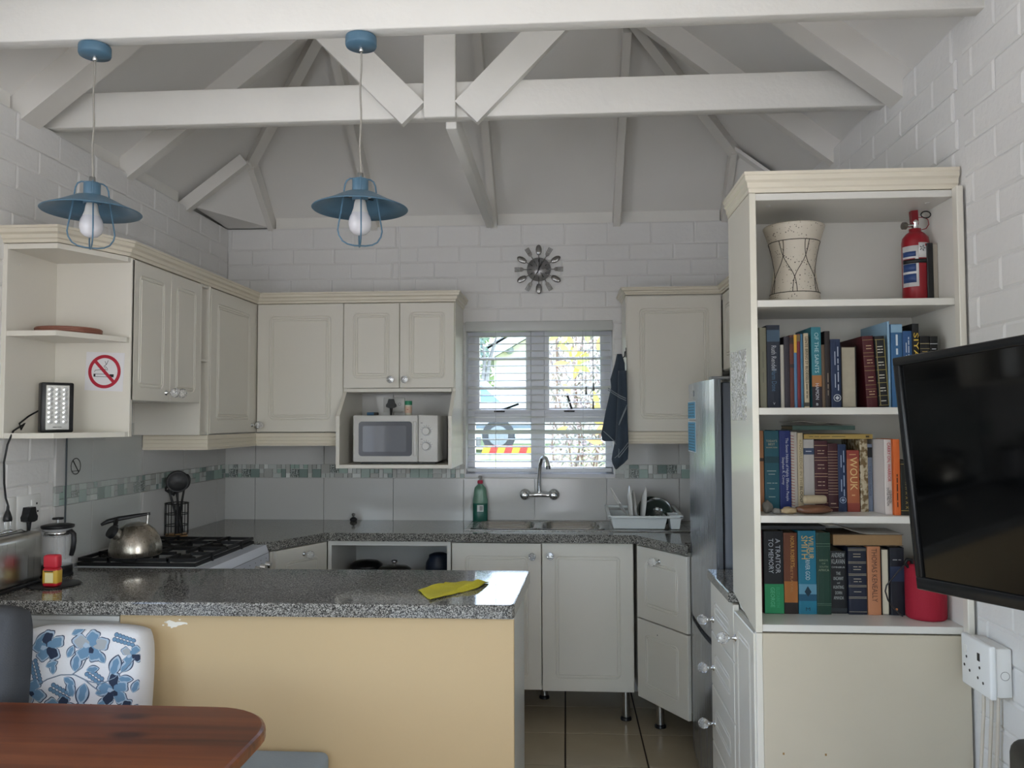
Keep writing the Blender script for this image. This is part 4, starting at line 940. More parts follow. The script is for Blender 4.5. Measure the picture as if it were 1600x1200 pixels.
MB(M).rbox(-.028, .008, -.018, .018, 0, .016, .001, 1).build('sleeve', mat('match_blue', '#2f5d80', .5), mb_); MB(M).rbox(.0082, .026, -.017, .017, .001, .015, .001, 1).build('tray', mat('match_dark', '#2e2b28', .6), mb_)

# ================================================================== SINK AREA
tp = thing('wall_tap', 'chrome wall mounted mixer tap with swan neck over sink', 'tap', (-.144, YB - .006, 1.05))
for s_ in (-1, 1):
    MB().lathe([(.030, 0), (.031, .004), (.024, .012), (.014, .014)], (0, 0, 0), 24, Mat((-.144 + s_ * .078, YB - .006, 1.052), 0, PI / 2)).build('rosette', CHROME, tp)
    MB().cyl((-.144 + s_ * .078, YB - .012, 1.052), (-.144 + s_ * .078, YB - .060, 1.052), .012, n=16).build('inlet', CHROME, tp)
    h_ = MB().lathe([(.012, 0), (.022, .006), (.026, .016), (.024, .028), (.014, .034), (.0001, .035)], (0, 0, 0), 10, Mat((-.144 + s_ * .078, YB - .055, 1.052), 0, PI / 2)); h_.build('handle', CHROME, tp)
MB().tube([(-.222, YB - .055, 1.050), (-.19, YB - .058, 1.052), (-.144, YB - .060, 1.056), (-.10, YB - .058, 1.052), (-.066, YB - .055, 1.050)], [.011, .012, .016, .012, .011], 14).build('body', CHROME, tp)
sp = [(-.144, YB - .060, 1.060), (-.145, YB - .062, 1.12), (-.143, YB - .066, 1.17), (-.138, YB - .072, 1.215), (-.128, YB - .088, 1.248), (-.114, YB - .106, 1.260), (-.102, YB - .124, 1.250), (-.096, YB - .134, 1.230), (-.094, YB - .138, 1.212)]
MB().tube(sp, [.012, .010, .010, .010, .010, .010, .010, .010, .011], 14).build('spout', CHROME, tp)
MB().lathe([(.013, 0), (.014, .004), (.014, .012), (.010, .016)], (-.144, YB - .060, 1.062), 18).build('collar', CHROME, tp)
MB().cyl((-.094, YB - .138, 1.212), (-.093, YB - .140, 1.196), .0125, n=16).build('aerator', mat('aerator_dark', '#6d6f72', .3, .8), tp)
sp = thing('dish_soap', 'green dish soap bottle with red cap left of the sink', 'bottle', (-.465, 4.375, .9085)); M = WM[sp] @ Matrix.Diagonal((1, .55, 1, 1))
SOAPL = mat('soap_liquid', '#1f5c50', .15, coat=.4); SOAPB = mat('soap_plastic', '#6f9a86', .15, alpha=.80)
MB(M).lathe([(.036, 0), (.040, .004), (.041, .04), (.041, .098)], n=28).build('liquid', SOAPL, sp)
MB(M).lathe([(.041, .0985), (.041, .115), (.036, .140), (.034, .165), (.030, .182), (.014, .198), (.011, .204)], n=28).build('bottle', SOAPB, sp)
MB(WM[sp]).lathe([(.013, .204), (.015, .206), (.015, .218), (.011, .222)], n=20).build('cap', mat('cap_pink', '#b3304a', .4), sp)
MB(WM[sp]).lathe([(.006, .222), (.006, .234), (.011, .236), (.009, .246), (.0001, .247)], n=16).build('nozzle', mat('nozzle_grey', '#9a9a98', .4), sp)
MB(WM[sp]).box(-.014, .020, -.0245, -.0225, .055, .090).build('label', mat('soap_label', '#d5dad9', .5), sp)
bc_ = MB(WM[sp])
for i in range(5): bc_.box(.000 + i * .0035, .002 + i * .0035, -.0249, -.0244, .060, .085)
bc_.build('barcode', INK, sp, kind='stuff')
plg = thing('sink_stopper', 'small black knobbed stopper on the worktop near back tiles', 'stopper', (-1.157, 4.355, .9085)); M = WM[plg]
MB(M).lathe([(.016, 0), (.020, .006), (.020, .013), (.012, .019), (.009, .022)], n=18).build('base', BLACK, plg)
MB(M).lathe([(.005, .021), (.005, .028), (.010, .032), (.009, .041), (.0001, .044)], n=16).build('knob', mat('stopper_metal', '#8c8a86', .3, .8), plg)
# dish rack
RK = mat('rack_plastic', '#dfe4e4', .35)
dr = thing('dish_rack', 'white plastic dish rack with cutlery cup beside the fridge', 'dish rack', (.38, 4.20, .915))
def frust(b, x0, x1, y0, y1, z0, z1, tp_, wall=.003):
    o0 = [(x0 + tp_, y0 + tp_, z0), (x1 - tp_, y0 + tp_, z0), (x1 - tp_, y1 - tp_, z0), (x0 + tp_, y1 - tp_, z0)]; o1 = [(x0, y0, z1), (x1, y0, z1), (x1, y1, z1), (x0, y1, z1)]
    i1 = [(x0 + wall, y0 + wall, z1), (x1 - wall, y0 + wall, z1), (x1 - wall, y1 - wall, z1), (x0 + wall, y1 - wall, z1)]; i0 = [(x0 + tp_ + wall, y0 + tp_ + wall, z0 + wall), (x1 - tp_ - wall, y0 + tp_ + wall, z0 + wall), (x1 - tp_ - wall, y1 - tp_ - wall, z0 + wall), (x0 + tp_ + wall, y1 - tp_ - wall, z0 + wall)]
    vs = o0 + o1 + i1 + i0
    return b.add(vs, [(0, 1, 2, 3)] + [(k * 4 + i, k * 4 + (i + 1) % 4, k * 4 + 4 + (i + 1) % 4, k * 4 + 4 + i) for k in range(3) for i in range(4)] + [(12, 13, 14, 15)])
frust(MB(), .222, .500, 4.055, 4.355, .915, .975, .014).build('tray', RK, dr)
b = MB(); x0, x1, y0, y1, zz = .205, .575, 4.040, 4.370, .975
b.rbox(x0, x1, y0, y0 + .016, zz - .006, zz + .006, .003, 2).rbox(x0, x1, y1 - .016, y1, zz - .006 + .018, zz + .024, .003, 2)
b.add([(x0, y0, zz - .004), (x0 + .016, y0, zz - .004), (x0 + .016, y1, zz + .014), (x0, y1, zz + .014), (x0, y0, zz + .008), (x0 + .016, y0, zz + .008), (x0 + .016, y1, zz + .026), (x0, y1, zz + .026)], [(0, 1, 2, 3), (4, 5, 6, 7), (0, 1, 5, 4), (1, 2, 6, 5), (2, 3, 7, 6), (3, 0, 4, 7)])
b.add([(x1 - .016, y0, zz - .004), (x1, y0, zz - .004), (x1, y1, zz + .014), (x1 - .016, y1, zz + .014), (x1 - .016, y0, zz + .008), (x1, y0, zz + .008), (x1, y1, zz + .026), (x1 - .016, y1, zz + .026)], [(0, 1, 2, 3), (4, 5, 6, 7), (0, 1, 5, 4), (1, 2, 6, 5), (2, 3, 7, 6), (3, 0, 4, 7)])
b.build('rim', RK, dr)
frust(MB(), .508, .568, 4.045, 4.16, .916, .985, .010).build('cutlery_cup', RK, dr)
for i in range(9): MB().cyl((.25 + .028 * i, 4.12, .917), (.25 + .028 * i, 4.12, .975), .003, n=6).build('divider', RK, dr)
PLATE = mat('porcelain', '#e6e5e2', .15)
def plate_(label, loc, tilt, rz, r=.098, square=False, m=None, grp=None):
    M_ = Matrix.Translation(loc) @ Matrix.Rotation(rz, 4, 'Z') @ Matrix.Rotation(tilt, 4, 'Y')
    o = MB(M_).lathe([(.0001, .0), (r * .55, .0), (r * .62, .003), (r, .012), (r, .015), (r * .62, .007), (r * .55, .005), (.0001, .005)], n=4 if square else 36, smooth=not square).build('plate', m or PLATE)
    return tag(o, label, 'plate', 'plates in the dish rack')
plate_('white square bowl leaning left in the dish rack', (.262, 4.19, 1.028), 1.02, 0, .085, True)
plate_('white plate standing upright in the middle of the rack', (.318, 4.20, 1.020), 1.50, 0)
plate_('white glass plate standing right of the upright plate', (.336, 4.22, 1.006), 1.53, .05, .085)
plate_('white plate leaning beside the dark bowls in the rack', (.385, 4.20, 1.018), 1.68, 0, .096)
BOWLM = mat('dark_green_glaze', '#39433f', .12, coat=.5)
def bowl_(label, loc, tilt, rz, r):
    M_ = Matrix.Translation(loc) @ Matrix.Rotation(rz, 4, 'Z') @ Matrix.Rotation(tilt, 4, 'X')
    return tag(MB(M_).lathe([(.0001, 0), (r * .4, 0), (r * .75, .015), (r * .97, .04), (r, .046), (r * .97, .047), (r * .72, .019), (r * .38, .005), (.0001, .005)], n=36).build('bowl', BOWLM), label, 'bowl', 'dark bowls in the dish rack')
bowl_('large dark green bowl on edge at the right of the rack', (.470, 4.235, .968), 1.25, -.15, .078)
bowl_('dark green bowl behind the large bowl in the rack', (.450, 4.295, .975), 1.25, -.35, .070)
# pots inside the open cabinet
pt = thing('saucepan', 'steel saucepan with glass lid inside the open base cabinet', 'pot', (-.88, 4.12, .5165)); M = WM[pt]
MB(M).lathe([(.075, 0), (.082, .005), (.082, .172), (.085, .176), (.0001, .176)], n=32).build('pot_body', STEEL, pt)
MB(M).lathe([(.085, .176), (.086, .180), (.070, .192), (.020, .200), (.0001, .201)], n=32).build('lid', STEEL, pt)
MB(M).lathe([(.006, .200), (.006, .208), (.016, .216), (.016, .224), (.0001, .226)], n=16).build('lid_knob', CHROME, pt)
pk = thing('frying_pan', 'black frying pan lid left of the saucepan in open cabinet', 'pan', (-1.045, 4.20, .5165)); M = WM[pk]
MB(M).lathe([(.06, 0), (.085, .01), (.085, .178), (.084, .188), (.060, .204), (.0001, .210)], n=36).build('pan_stack', mat('pan_black', '#1b1b1c', .3), pk)
rk2 = thing('stock_pot', 'dark blue pot at the right side of the open cabinet', 'pot', (-.655, 4.15, .5165)); M = WM[rk2]
MB(M).lathe([(.055, 0), (.065, .006), (.068, .19), (.066, .21), (.052, .235), (.050, .25), (.030, .258), (.0001, .26)], n=28).build('pot_body', mat('pot_navy', '#232c3c', .4), rk2)
# towel on a hook
tw = thing('tea_towel', 'dark slate blue striped tea towel hanging beside the window', 'towel', (.28, 4.1, 1.24))
TWM = mat('towel_slate', '#3a4654', .95, var=.08, vscale=40, bump=.4, bscale=300, sheen=.2)
def towel_strip(outline, yc, amp, ph, name='cloth', m=TWM, parent=tw):
    """outline: (z, x_left, x_right) from top to bottom; a folded sheet with depth"""
    b = MB(); n = 22; vs = []
    rows = []
    for k in range(len(outline) - 1):
        for s_ in range(6):
            t = s_ / 6; rows.append([outline[k][i] * (1 - t) + outline[k + 1][i] * t for i in range(3)])
    rows.append(outline[-1])
    for side in (0, 1):
        for z, a, c in rows:
            for i in range(n + 1):
                u = i / n; x = a + (c - a) * u
                y = yc + amp * math.sin(u * 8 + ph + z * 5) * (.4 + .6 * (1.8 - z)) + (.012 if side else -.010) * math.sin(PI * u) ** .5 - (.0 if side else .004)
                vs.append((x, y, z))
    R = len(rows); w_ = n + 1; N = R * w_; fs = []
    for r in range(R - 1):
        for i in range(n): q = r * w_ + i; fs += [(q, q + 1, q + w_ + 1, q + w_), (N + q, N + q + w_, N + q + w_ + 1, N + q + 1)]
    for r in range(R - 1):
        q = r * w_; fs += [(q, q + w_, N + q + w_, N + q), (q + n, N + q + n, N + q + n + w_, q + n + w_)]
    for i in range(n): fs += [(i, N + i, N + i + 1, i + 1), ((R - 1) * w_ + i, (R - 1) * w_ + i + 1, N + (R - 1) * w_ + i + 1, N + (R - 1) * w_ + i)]
    return b.add(vs, fs, True).build(name, m, parent)
towel_strip([(1.785, .258, .282), (1.74, .248, .296), (1.66, .224, .299), (1.62, .228, .300), (1.50, .200, .302), (1.43, .186, .302), (1.385, .176, .290), (1.355, .182, .262), (1.35, .19, .25)], 4.06, .008, 0.3)
towel_strip([(1.70, .262, .303), (1.58, .258, .305), (1.45, .250, .306), (1.36, .246, .309), (1.30, .232, .309), (1.262, .226, .306), (1.24, .230, .285), (1.222, .238, .262), (1.212, .244, .252)], 4.035, .006, 1.6)
STR = mat('towel_stripe', '#8f98a0', .95)
def stripe(pts): MB().tube(pts, .0022, 5).build('woven_stripe', STR, tw)
stripe([(.212, 4.042, 1.615), (.24, 4.036, 1.595), (.27, 4.018, 1.575), (.298, 4.014, 1.562)]); stripe([(.212, 4.042, 1.605), (.24, 4.036, 1.585), (.27, 4.018, 1.565), (.298, 4.014, 1.552)])
stripe([(.303, 4.016, 1.53), (.285, 4.014, 1.49), (.268, 4.014, 1.45), (.262, 4.014, 1.43)]); stripe([(.300, 4.016, 1.515), (.282, 4.014, 1.475), (.264, 4.014, 1.435)])
stripe([(.188, 4.044, 1.40), (.215, 4.038, 1.375), (.24, 4.034, 1.35), (.262, 4.018, 1.31), (.258, 4.018, 1.27)])
stripe([(.308, 4.018, 1.345), (.285, 4.014, 1.315), (.26, 4.014, 1.285), (.24, 4.018, 1.268)]); stripe([(.308, 4.018, 1.33), (.285, 4.014, 1.30), (.26, 4.014, 1.27)])
hk = MB().tube([(.3065, 4.085, 1.80), (.300, 4.085, 1.80), (.298, 4.083, 1.775), (.288, 4.080, 1.768), (.280, 4.078, 1.778)], .003, 8).rbox(.303, .3068, 4.078, 4.092, 1.77, 1.82, .001, 1)
tag(hk.build('towel_hook', BLACK), 'small black hook on the side of the right cabinet', 'hook')
# ---- cutlery clock
ckk = thing('wall_clock', 'wall clock ringed with steel spoons and forks above the window', 'clock', (-.143, YB - .008, 2.283))
CL = mat('clock_steel', '#8d8c8a', .25, .85)
Mc = Mat((-.143, YB - .012, 2.283), 0, PI / 2)
MB(Mc).lathe([(.0001, .0), (.062, .0), (.066, .003), (.066, .008), (.0001, .010)], n=40).build('dial', mat('clock_dial', '#9b9a9a', .3, .6), ckk)
for k in range(12):
    a = k * PI / 6; ca, sa = math.sin(a), math.cos(a)
    P = lambda r, s_=0, y=0: (-.143 + r * ca + s_ * sa, YB - .022 - y, 2.283 + r * sa - s_ * ca)
    if k % 2 == 0:
        o = MB().tube([P(.040), P(.065), P(.082)], [.0028, .0022, .0026], 8).build('spoon', CL, ckk)
        Mx = Matrix.Translation(P(.108)) @ Matrix.Rotation(a, 4, 'Y')
        MB(Mx).lathe([(.0001, -.030), (.010, -.026), (.0155, -.012), (.0165, .004), (.013, .018), (.007, .026), (.0001, .029)], n=16, M=Matrix.Diagonal((1, .28, 1, 1)), cap=False).build('spoon_bowl', CL, o)
    else:
        o = MB().tube([P(.020), P(.055), P(.082)], [.0028, .0022, .003], 8).build('fork', CL, ckk)
        pl = [P(.082, -.004), P(.082, .004), P(.092, .011), P(.104, .0115), P(.104, -.0115), P(.092, -.011)]
        MB().add(pl + [(x, y - .002, z) for x, y, z in pl], [list(range(6)), list(range(6, 12))] + [(i, (i + 1) % 6, 6 + (i + 1) % 6, 6 + i) for i in range(6)]).build('fork_head', CL, o)
        for j in range(4):
            s_ = -.0098 + j * .0065; MB().tube([P(.103, s_), P(.134, s_ * 1.08, -.002)], .0018, 6).build('tine', CL, o)
for k in range(12):
    a = k * PI / 6; MB(Mat((-.143 + .047 * math.sin(a), YB - .0255, 2.283 + .047 * math.cos(a)), 0, 0, a)).box(-.0015, .0015, -.0005, .0005, -.007, .007).build('hour_mark', INK, ckk)
MB().tube([(-.150, YB - .029, 2.262), (-.143, YB - .029, 2.283), (-.138, YB - .029, 2.345)], [.004, .0035, .0015], 6, flat=.4).build('minute_hand', INK, ckk)
MB().tube([(-.143, YB - .028, 2.283), (-.123, YB - .028, 2.325)], [.003, .004], 6, flat=.4).build('hour_hand', INK, ckk)
MB(Mc).cyl((0, 0, .008), (0, 0, .020), .005, n=12).build('pin', INK, ckk)

# ================================================================== FRIDGE
fg = thing('fridge', 'tall silver fridge freezer beside the angled base cabinet', 'fridge', (.82, 3.36, 0))
SILV = brushed('fridge_silver', '#a9aeb6', .24, 'Z', .85); SIDEG = mat('fridge_side', '#5a5f68', .35, .3)
MB().rbox(.585, XR - .03, 3.062, 3.655, .03, 1.598, .006, 2).build('body', SIDEG, fg)
def fdoor(z0, z1, nm):
    n = 12; poly = [(.578, 3.050)] + [(.531 + .022 * abs(2 * i / n - 1) ** 3, 3.050 + .612 * i / n) for i in range(n + 1)] + [(.578, 3.662)]
    o = MB().prism(poly, z0, z1).build(nm, SILV, fg)
    me = o.data
    return o
fd = fdoor(.635, 1.608, 'fridge_door'); fz = fdoor(.060, .610, 'freezer_door')
MB().prism([(.562, 3.054), (.552, 3.09), (.546, 3.35), (.552, 3.62), (.562, 3.658), (.576, 3.658), (.576, 3.054)], .612, .633).build('grip_gap', BLACK, fg)
MB().box(.590, 1.05, 3.07, 3.64, 0.0, .03).build('plinth', BLACK, fg)
MB().rbox(.545, .64, 3.056, 3.12, 1.6085, 1.619, .003, 1).build('hinge_cap', mat('hinge_grey', '#8b8c8c', .4), fg)
NB = mat('note_blue', '#4f9dc4', .6); PR = mat('print_dark', '#2b4f66', .6)
def note(label, y, z0, z1, w):
    t = thing('paper_note', label, 'note', M=Mat((.5305, y, z0), -PI / 2))
    M_ = WM[t]; MB(M_).box(-w / 2 - .004, w / 2 + .004, -.0008, 0, -.004, z1 - z0 + .004).build('backing', mat('paper_white', '#e2e6ea', .6), t)
    MB(M_).box(-w / 2, w / 2, -.0014, -.0006, 0, z1 - z0).build('sheet', NB, t)
    n = int((z1 - z0) / .012)
    for i in range(n): text('lettering', ['~~~~', '~~~', '~~~~~', '~~~~', '~~'][i % 5], .009, M_ @ Matrix.Translation((0, -.0016, z1 - z0 - .010 - .012 * i)), PR, t, fit=w * .82)
note('small blue paper note stuck on the fridge door', 3.445, 1.462, 1.530, .185); note('larger blue paper note below the small one on fridge', 3.445, 1.325, 1.446, .190)
MB().cyl((.5312, 3.39, 1.565), (.5300, 3.39, 1.565), .012, n=20).build('badge', mat('badge_grey', '#7f848c', .3, .6), fd)
tag(MB().rbox(.62, .78, 3.0590, 3.0612, 1.28, 1.52, .0005, 1).build('fridge_sheet', mat('sheet_grey', '#8e939a', .5)), 'grey paper sheet on the fridge side behind the bookshelf', 'paper')
dcl = tag(MB().add([(BX0 - .0016, 2.612, 1.455), (BX0 - .0016, 2.412, 1.455), (BX0 - .0016, 2.405, 1.665), (BX0 - .0016, 2.620, 1.670), (BX0, 2.612, 1.455), (BX0, 2.412, 1.455), (BX0, 2.405, 1.665), (BX0, 2.620, 1.670)], [(0, 1, 2, 3), (7, 6, 5, 4), (0, 4, 5, 1), (1, 5, 6, 2), (2, 6, 7, 3), (3, 7, 4, 0)]).build('metal_plaque', mat('embossed_painted_glints', '#d9d9d6', .3, .0)), 'embossed silver metal plaque on the side of the bookshelf', 'plaque')
nd, ln, p = nodes_of(MC['embossed_painted_glints']); tc = nd.new('ShaderNodeTexCoord'); wv = nd.new('ShaderNodeTexNoise'); wv.inputs['Scale'].default_value = 11; wv.inputs['Distortion'].default_value = 2.5; mp = nd.new('ShaderNodeMath'); mp.operation = 'SINE'; ml = nd.new('ShaderNodeMath'); ml.operation = 'MULTIPLY'; ml.inputs[1].default_value = 34  # metal glints painted into the base colour as white and grey lines
bp = nd.new('ShaderNodeBump'); bp.inputs['Strength'].default_value = .5; bp.inputs['Distance'].default_value = .003
ln.new(tc.outputs['Object'], wv.inputs['Vector']); ln.new(wv.outputs['Fac'], ml.inputs[0]); ln.new(ml.outputs[0], mp.inputs[0]); ln.new(mp.outputs[0], bp.inputs['Height']); ln.new(bp.outputs['Normal'], p.inputs['Normal']); rp = ramp(nd, [(0.0, '#8d8d8c'), (.2, '#c9c7b4'), (.4, '#ffffff'), (.85, '#ffffff'), (1.0, '#9c9ca0')]); mrp = nd.new('ShaderNodeMapRange'); mrp.inputs[1].default_value = -1; ln.new(mp.outputs[0], mrp.inputs[0]); ln.new(mrp.outputs[0], rp.inputs[0]); ln.new(rp.outputs[0], p.inputs['Base Color'])

# ================================================================== BOOKSHELF CONTENTS
TXT = {}
def tm(c):
    if c not in TXT: TXT[c] = mat('print_' + c.lstrip('#'), c, .55)
    return TXT[c]
PAGES = mat('book_pages', '#b9ac93', .8, var=.08, vscale=60)
def book(x0, x1, h, yf, z0, col, label, depth=.16, texts=(), bands=(), lean=0.0, pages_out=False, grp='books on the bookshelf'):
    w = x1 - x0 - .0006
    M = Matrix.Translation((x0 + .0003, yf, z0 + .0004)) @ Matrix.Rotation(lean, 4, 'Y')
    if lean < 0: M = Matrix.Translation((x0 + .0003 , yf, z0 + .0004 + w * math.sin(-lean) * 0)) @ Matrix.Rotation(lean, 4, 'Y')
    t = thing('book', label, 'book', group=grp, M=M)
    ct = min(.0022, w * .16)
    cm = tm(col) if isinstance(col, str) else col
    b = MB(M)
    if not pages_out:
        b.box(0, ct, .0015, depth, 0, h).box(w - ct, w, .0015, depth, 0, h)
        sp_ = [(0, .0018), (w * .12, .0006), (w * .5, 0), (w * .88, .0006), (w, .0018), (w, .0036), (0, .0036)]
        b.prism(sp_, 0, h)
        b.build('cover', cm, t)
        MB(M).box(ct, w - ct, .0037, depth - .004, .002, h - .003).build('pages', PAGES, t)
    else:
        b.box(0, ct, 0, depth, 0, h).box(w - ct, w, 0, depth, 0, h).box(ct, w - ct, depth - .003, depth, 0, h)
        b.build('cover', cm, t)
        MB(M).box(ct, w - ct, .003, depth - .0035, .002, h - .003).build('pages', tm('#cfc7b2') if pages_out is True else pages_out, t)
    for a, c, bc_ in bands: MB(M).box(.0002, w - .0002, -.0006, .002, h * a, h * c).build('band', tm(bc_), t)
    for s_, zf, fit, size, tc, vert in texts:
        MM = M @ Matrix.Translation((w * .5 if not isinstance(vert, tuple) else w * vert[1], -.0008, h * zf))
        v = vert[0] if isinstance(vert, tuple) else vert
        if v: MM = MM @ Matrix.Rotation(PI / 2, 4, 'Y')
        text('title', s_, size, MM, tm(tc), t, fit=h * fit if v else w * fit)
    return t
R1, R2, R3 = 1.491, 1.186, .882
GOLD, SILV_ = '#b59a54', '#b9bcc2'
book(.552, .564, .222, 2.40, R1, '#6b665a', 'thin grey book at the far left of upper row')
book(.564, .584, .234, 2.385, R1, '#7d7b69', 'olive grey book second from left on the upper row', texts=[('~~', .5, .4, .008, '#6b6a5c', True)])
book(.585, .623, .241, 2.385, R1, '#1d2636', 'navy hardback with white script title on the upper row', bands=[(.80, .94, '#3c5266')], texts=[('Ruth Rendell', .60, .30, .020, SILV_, True), ('Harm Done', .33, .26, .020, '#51708c', True), ('V', .05, .16, .010, SILV_, False)])
book(.6235, .634, .183, 2.385, R1, '#a9a49a', 'short off-white book right of the navy script hardback')
book(.634, .650, .207, 2.385, R1, '#2f2a33', 'dark purple-grey slim hardback on the upper row')
book(.650, .662, .211, 2.385, R1, '#5a3026', 'reddish brown slim book on the upper row', bands=[(.88, .97, '#2d211d'), (.55, .60, '#2d211d')])
book(.662, .671, .213, 2.385, R1, '#4d7396', 'blue slim book with yellow top on the upper row', bands=[(.75, .995, '#c99b3a')])
book(.671, .681, .214, 2.385, R1, '#6a1c26', 'dark red slim book beside the yellow-topped one', bands=[(.90, .99, '#6c5a3a')])
book(.681, .689, .214, 2.385, R1, '#3d6b86', 'light blue slim book left of the leaning cream paperback')
book(.6895, .7035, .216, 2.382, R1, '#b3a68d', 'cream paperback with bold black spine title on upper row', texts=[('LENTE BRING SY BLOEISELS', .64, .62, .011, '#26241f', True), ('~~~', .22, .2, .008, '#55503f', True)], bands=[(.02, .07, '#3d3a33')])
book(.704, .711, .207, 2.40, R1, '#15161a', 'thin black book behind the leaning cream paperback')
book(.712, .740, .234, 2.385, R1, '#2f7480', 'teal hardback with sunset coloured lower spine on upper row', bands=[(.26, .40, '#9c6a3d'), (.0, .26, '#251e27')], texts=[('OF THE SAINTS', .68, .50, .016, '#a9c6c9', True), ('HAMON', .20, .20, .014, '#b9bcc2', True), ('B', .04, .2, .01, '#c9ccd0', False)])
book(.7402, .750, .182, 2.385, R1, '#5b4a3a', 'short brown book right of the teal hardback')
book(.750, .765, .222, 2.385, R1, '#241c1c', 'tall blackish brown slim book on the upper row', texts=[('~~~', .3, .3, .008, '#7c6f63', True)])
def circ(t, cx, cz, r, m): ringplate(MB(WM[t] @ Matrix.Translation((cx, -.0004, cz))), r * .82, r, -.0005, .0005, 24).build('emblem_ring', m, t); MB(WM[t] @ Matrix.Translation((cx, -.0004, cz)) @ Matrix.Rotation(PI / 4, 4, 'Y')).box(-r * .4, r * .4, -.0005, .0005, -r * .4, r * .4).build('emblem', m, t)
t = book(.766, .7945, .198, 2.385, R1, '#1a2a48', 'navy testament with round emblem on the upper row', texts=[('~~~', .71, .36, .008, '#aab2c2', (True, .72)), ('~~', .38, .28, .008, '#aab2c2', (True, .72)), ('~', .71, .22, .007, '#aab2c2', (True, .42)), ('~', .38, .22, .007, '#aab2c2', (True, .42))])
circ(t, .0165, .028, .0105, tm('#b9bcc2'))
book(.795, .838, .177, 2.385, R1, '#1d1a18', 'thick book with pages turned outwards on the upper row', pages_out=mat('pages_grey', '#a39b8a', .8, var=.12, vscale=50))
t = book(.868, .899, .207, 2.39, R1, '#4a141c', 'thick maroon condensed volume leaning on the upper row', depth=.20, lean=-.05, texts=[(s_, z, .55, .007, '#b49a7a', (False, .55)) for s_, z in (('~', .86), ('~', .82), ('~', .66), ('~~', .62), ('~', .42), ('~', .37), ('~~', .22), ('~', .18))], bands=[(a, a + .006, '#8f7a52') for a in (.94, .76, .71, .57, .51, .31, .25, .14)])
t = book(.9005, .9285, .206, 2.385, R1, '#14151a', 'black hardback with gold framed panels on the upper row', depth=.18, lean=-.05, texts=[(s_, z, .6, .007, '#c9c6b8', False) for s_, z in (('~', .85), ('~~', .81), ('~', .77), ('~', .63), ('~~', .59), ('~', .45), ('~', .41), ('~', .27), ('~~', .23), ('~', .09))], bands=[(a, a + .008, '#8f8350') for a in (.945, .70, .52, .34, .16, .025)])
for k, xx in enumerate((.003, .0258)): MB(WM[t]).box(xx, xx + .0016, -.0007, .001, .006, .197).build('gold_edge', tm('#8f8350'), t)
book(.929, .9365, .249, 2.39, R1, '#8fb0c8', 'tall pale sky blue book beside the television corner', depth=.21)
book(.937, .969, .240, 2.385, R1, '#34618c', 'bright blue hardback with white flecks next to the television', depth=.19, bands=[(.90, .995, '#86a9c2')], texts=[('~~', .75, .25, .016, '#c9d6e0', True)])
book(.970, .996, .220, 2.385, R1, '#2b5384', 'mid blue paperback between bright blue and black books', texts=[('~~~~~', .72, .40, .008, '#b9c6d8', (True, .62)), ('~~', .72, .25, .008, '#b9c6d8', (True, .35))])
book(.997, 1.016, .241, 2.385, R1, '#101114', 'black hardback with big yellow vertical letters by television', depth=.19, texts=[('SIYA K', .66, .46, .019, '#d8b64a', True)])
book(1.018, 1.045, .205, 2.385, R1, '#17181a', 'black book with fine gold rules beside the yellow-lettered one', texts=[('~', .78, .6, .006, GOLD, False), ('~', .74, .5, .006, GOLD, False)], bands=[(.89, .898, '#a79a72'), (.82, .826, '#a79a72'), (.66, .668, '#a79a72')])
book(1.046, 1.068, .204, 2.385, R1, '#131416', 'black book with silver rules at the right end of upper row', texts=[('~', .82, .6, .007, SILV_, False)], bands=[(.89, .898, SILV_), (.74, .748, SILV_)])
# middle row
book(.572, .585, .238, 2.44, R2, '#a5744f', 'tan orange slim book at the left of the middle row', bands=[(.62, .66, '#3a2c22')])
book(.5865, .6295, .238, 2.44, R2, '#1f5867', 'teal volume with short stacked gold title on middle row', texts=[("TODAY'S", .87, .75, .009, '#b9b29a', False), ('BEST', .83, .45, .009, '#b9b29a', False), ('NONFICTION', .79, .75, .006, '#b9b29a', False), ('~', .50, .7, .006, '#9fb0ac', False), ('~', .46, .5, .006, '#9fb0ac', False), ('~~~', .35, .72, .006, '#9fb0ac', False), ('~', .28, .4, .006, '#9fb0ac', False), ('~', .18, .5, .006, '#9fb0ac', False)], bands=[(.60, .68, '#17414c')])
book(.630, .6635, .238, 2.44, R2, '#1f2f6e', 'royal blue paperback with two lines of white vertical title', texts=[('The Seven Habits of Highly Effective People', .52, .78, .011, '#c6cbd9', (True, .66)), ('Stephen R. Covey', .50, .34, .010, '#c6cbd9', (True, .32)), ('~', .05, .4, .010, '#c6cbd9', False)])
t = book(.664, .6825, .234, 2.44, R2, '#b3aca3', 'white spiral bound book with red wire coils')
for i in range(26): MB(WM[t] @ Matrix.Translation((.005, 0, .008 + i * .0085))).tube([(.006 * math.cos(a), .0035 - .004 * math.sin(a), .001 * a) for a in [k * PI / 5 for k in range(7)]], .0009, 5).build('wire_coil', tm('#8f2c34'), t)
book(.683, .6995, .231, 2.44, R2, '#b9ab8e', 'cream book with tan then black vertical title', texts=[('KNOWLEDGE IN THE', .62, .58, .011, '#857a5f', True), ('BLOOD', .22, .20, .012, '#2a2925', True)])
book(.700, .731, .212, 2.44, R2, '#a8a4a0', 'grey white hardback with small blue label', bands=[(.79, .88, '#33425c')], texts=[('~', .835, .6, .006, '#c6ccd6', False)])
book(.7315, .7695, .208, 2.44, R2, '#3c141d', 'thick maroon volume with widely spaced gold rules', bands=[(a, a + .008, '#a2886f') for a in (.93, .76, .72, .53, .49, .30, .26, .12)], texts=[(s_, z, .55, .006, '#b09a86', False) for s_, z in (('~~', .86), ('~', .82), ('~', .66), ('~~', .61), ('~~', .42), ('~~', .37), ('~', .22), ('~', .18))])
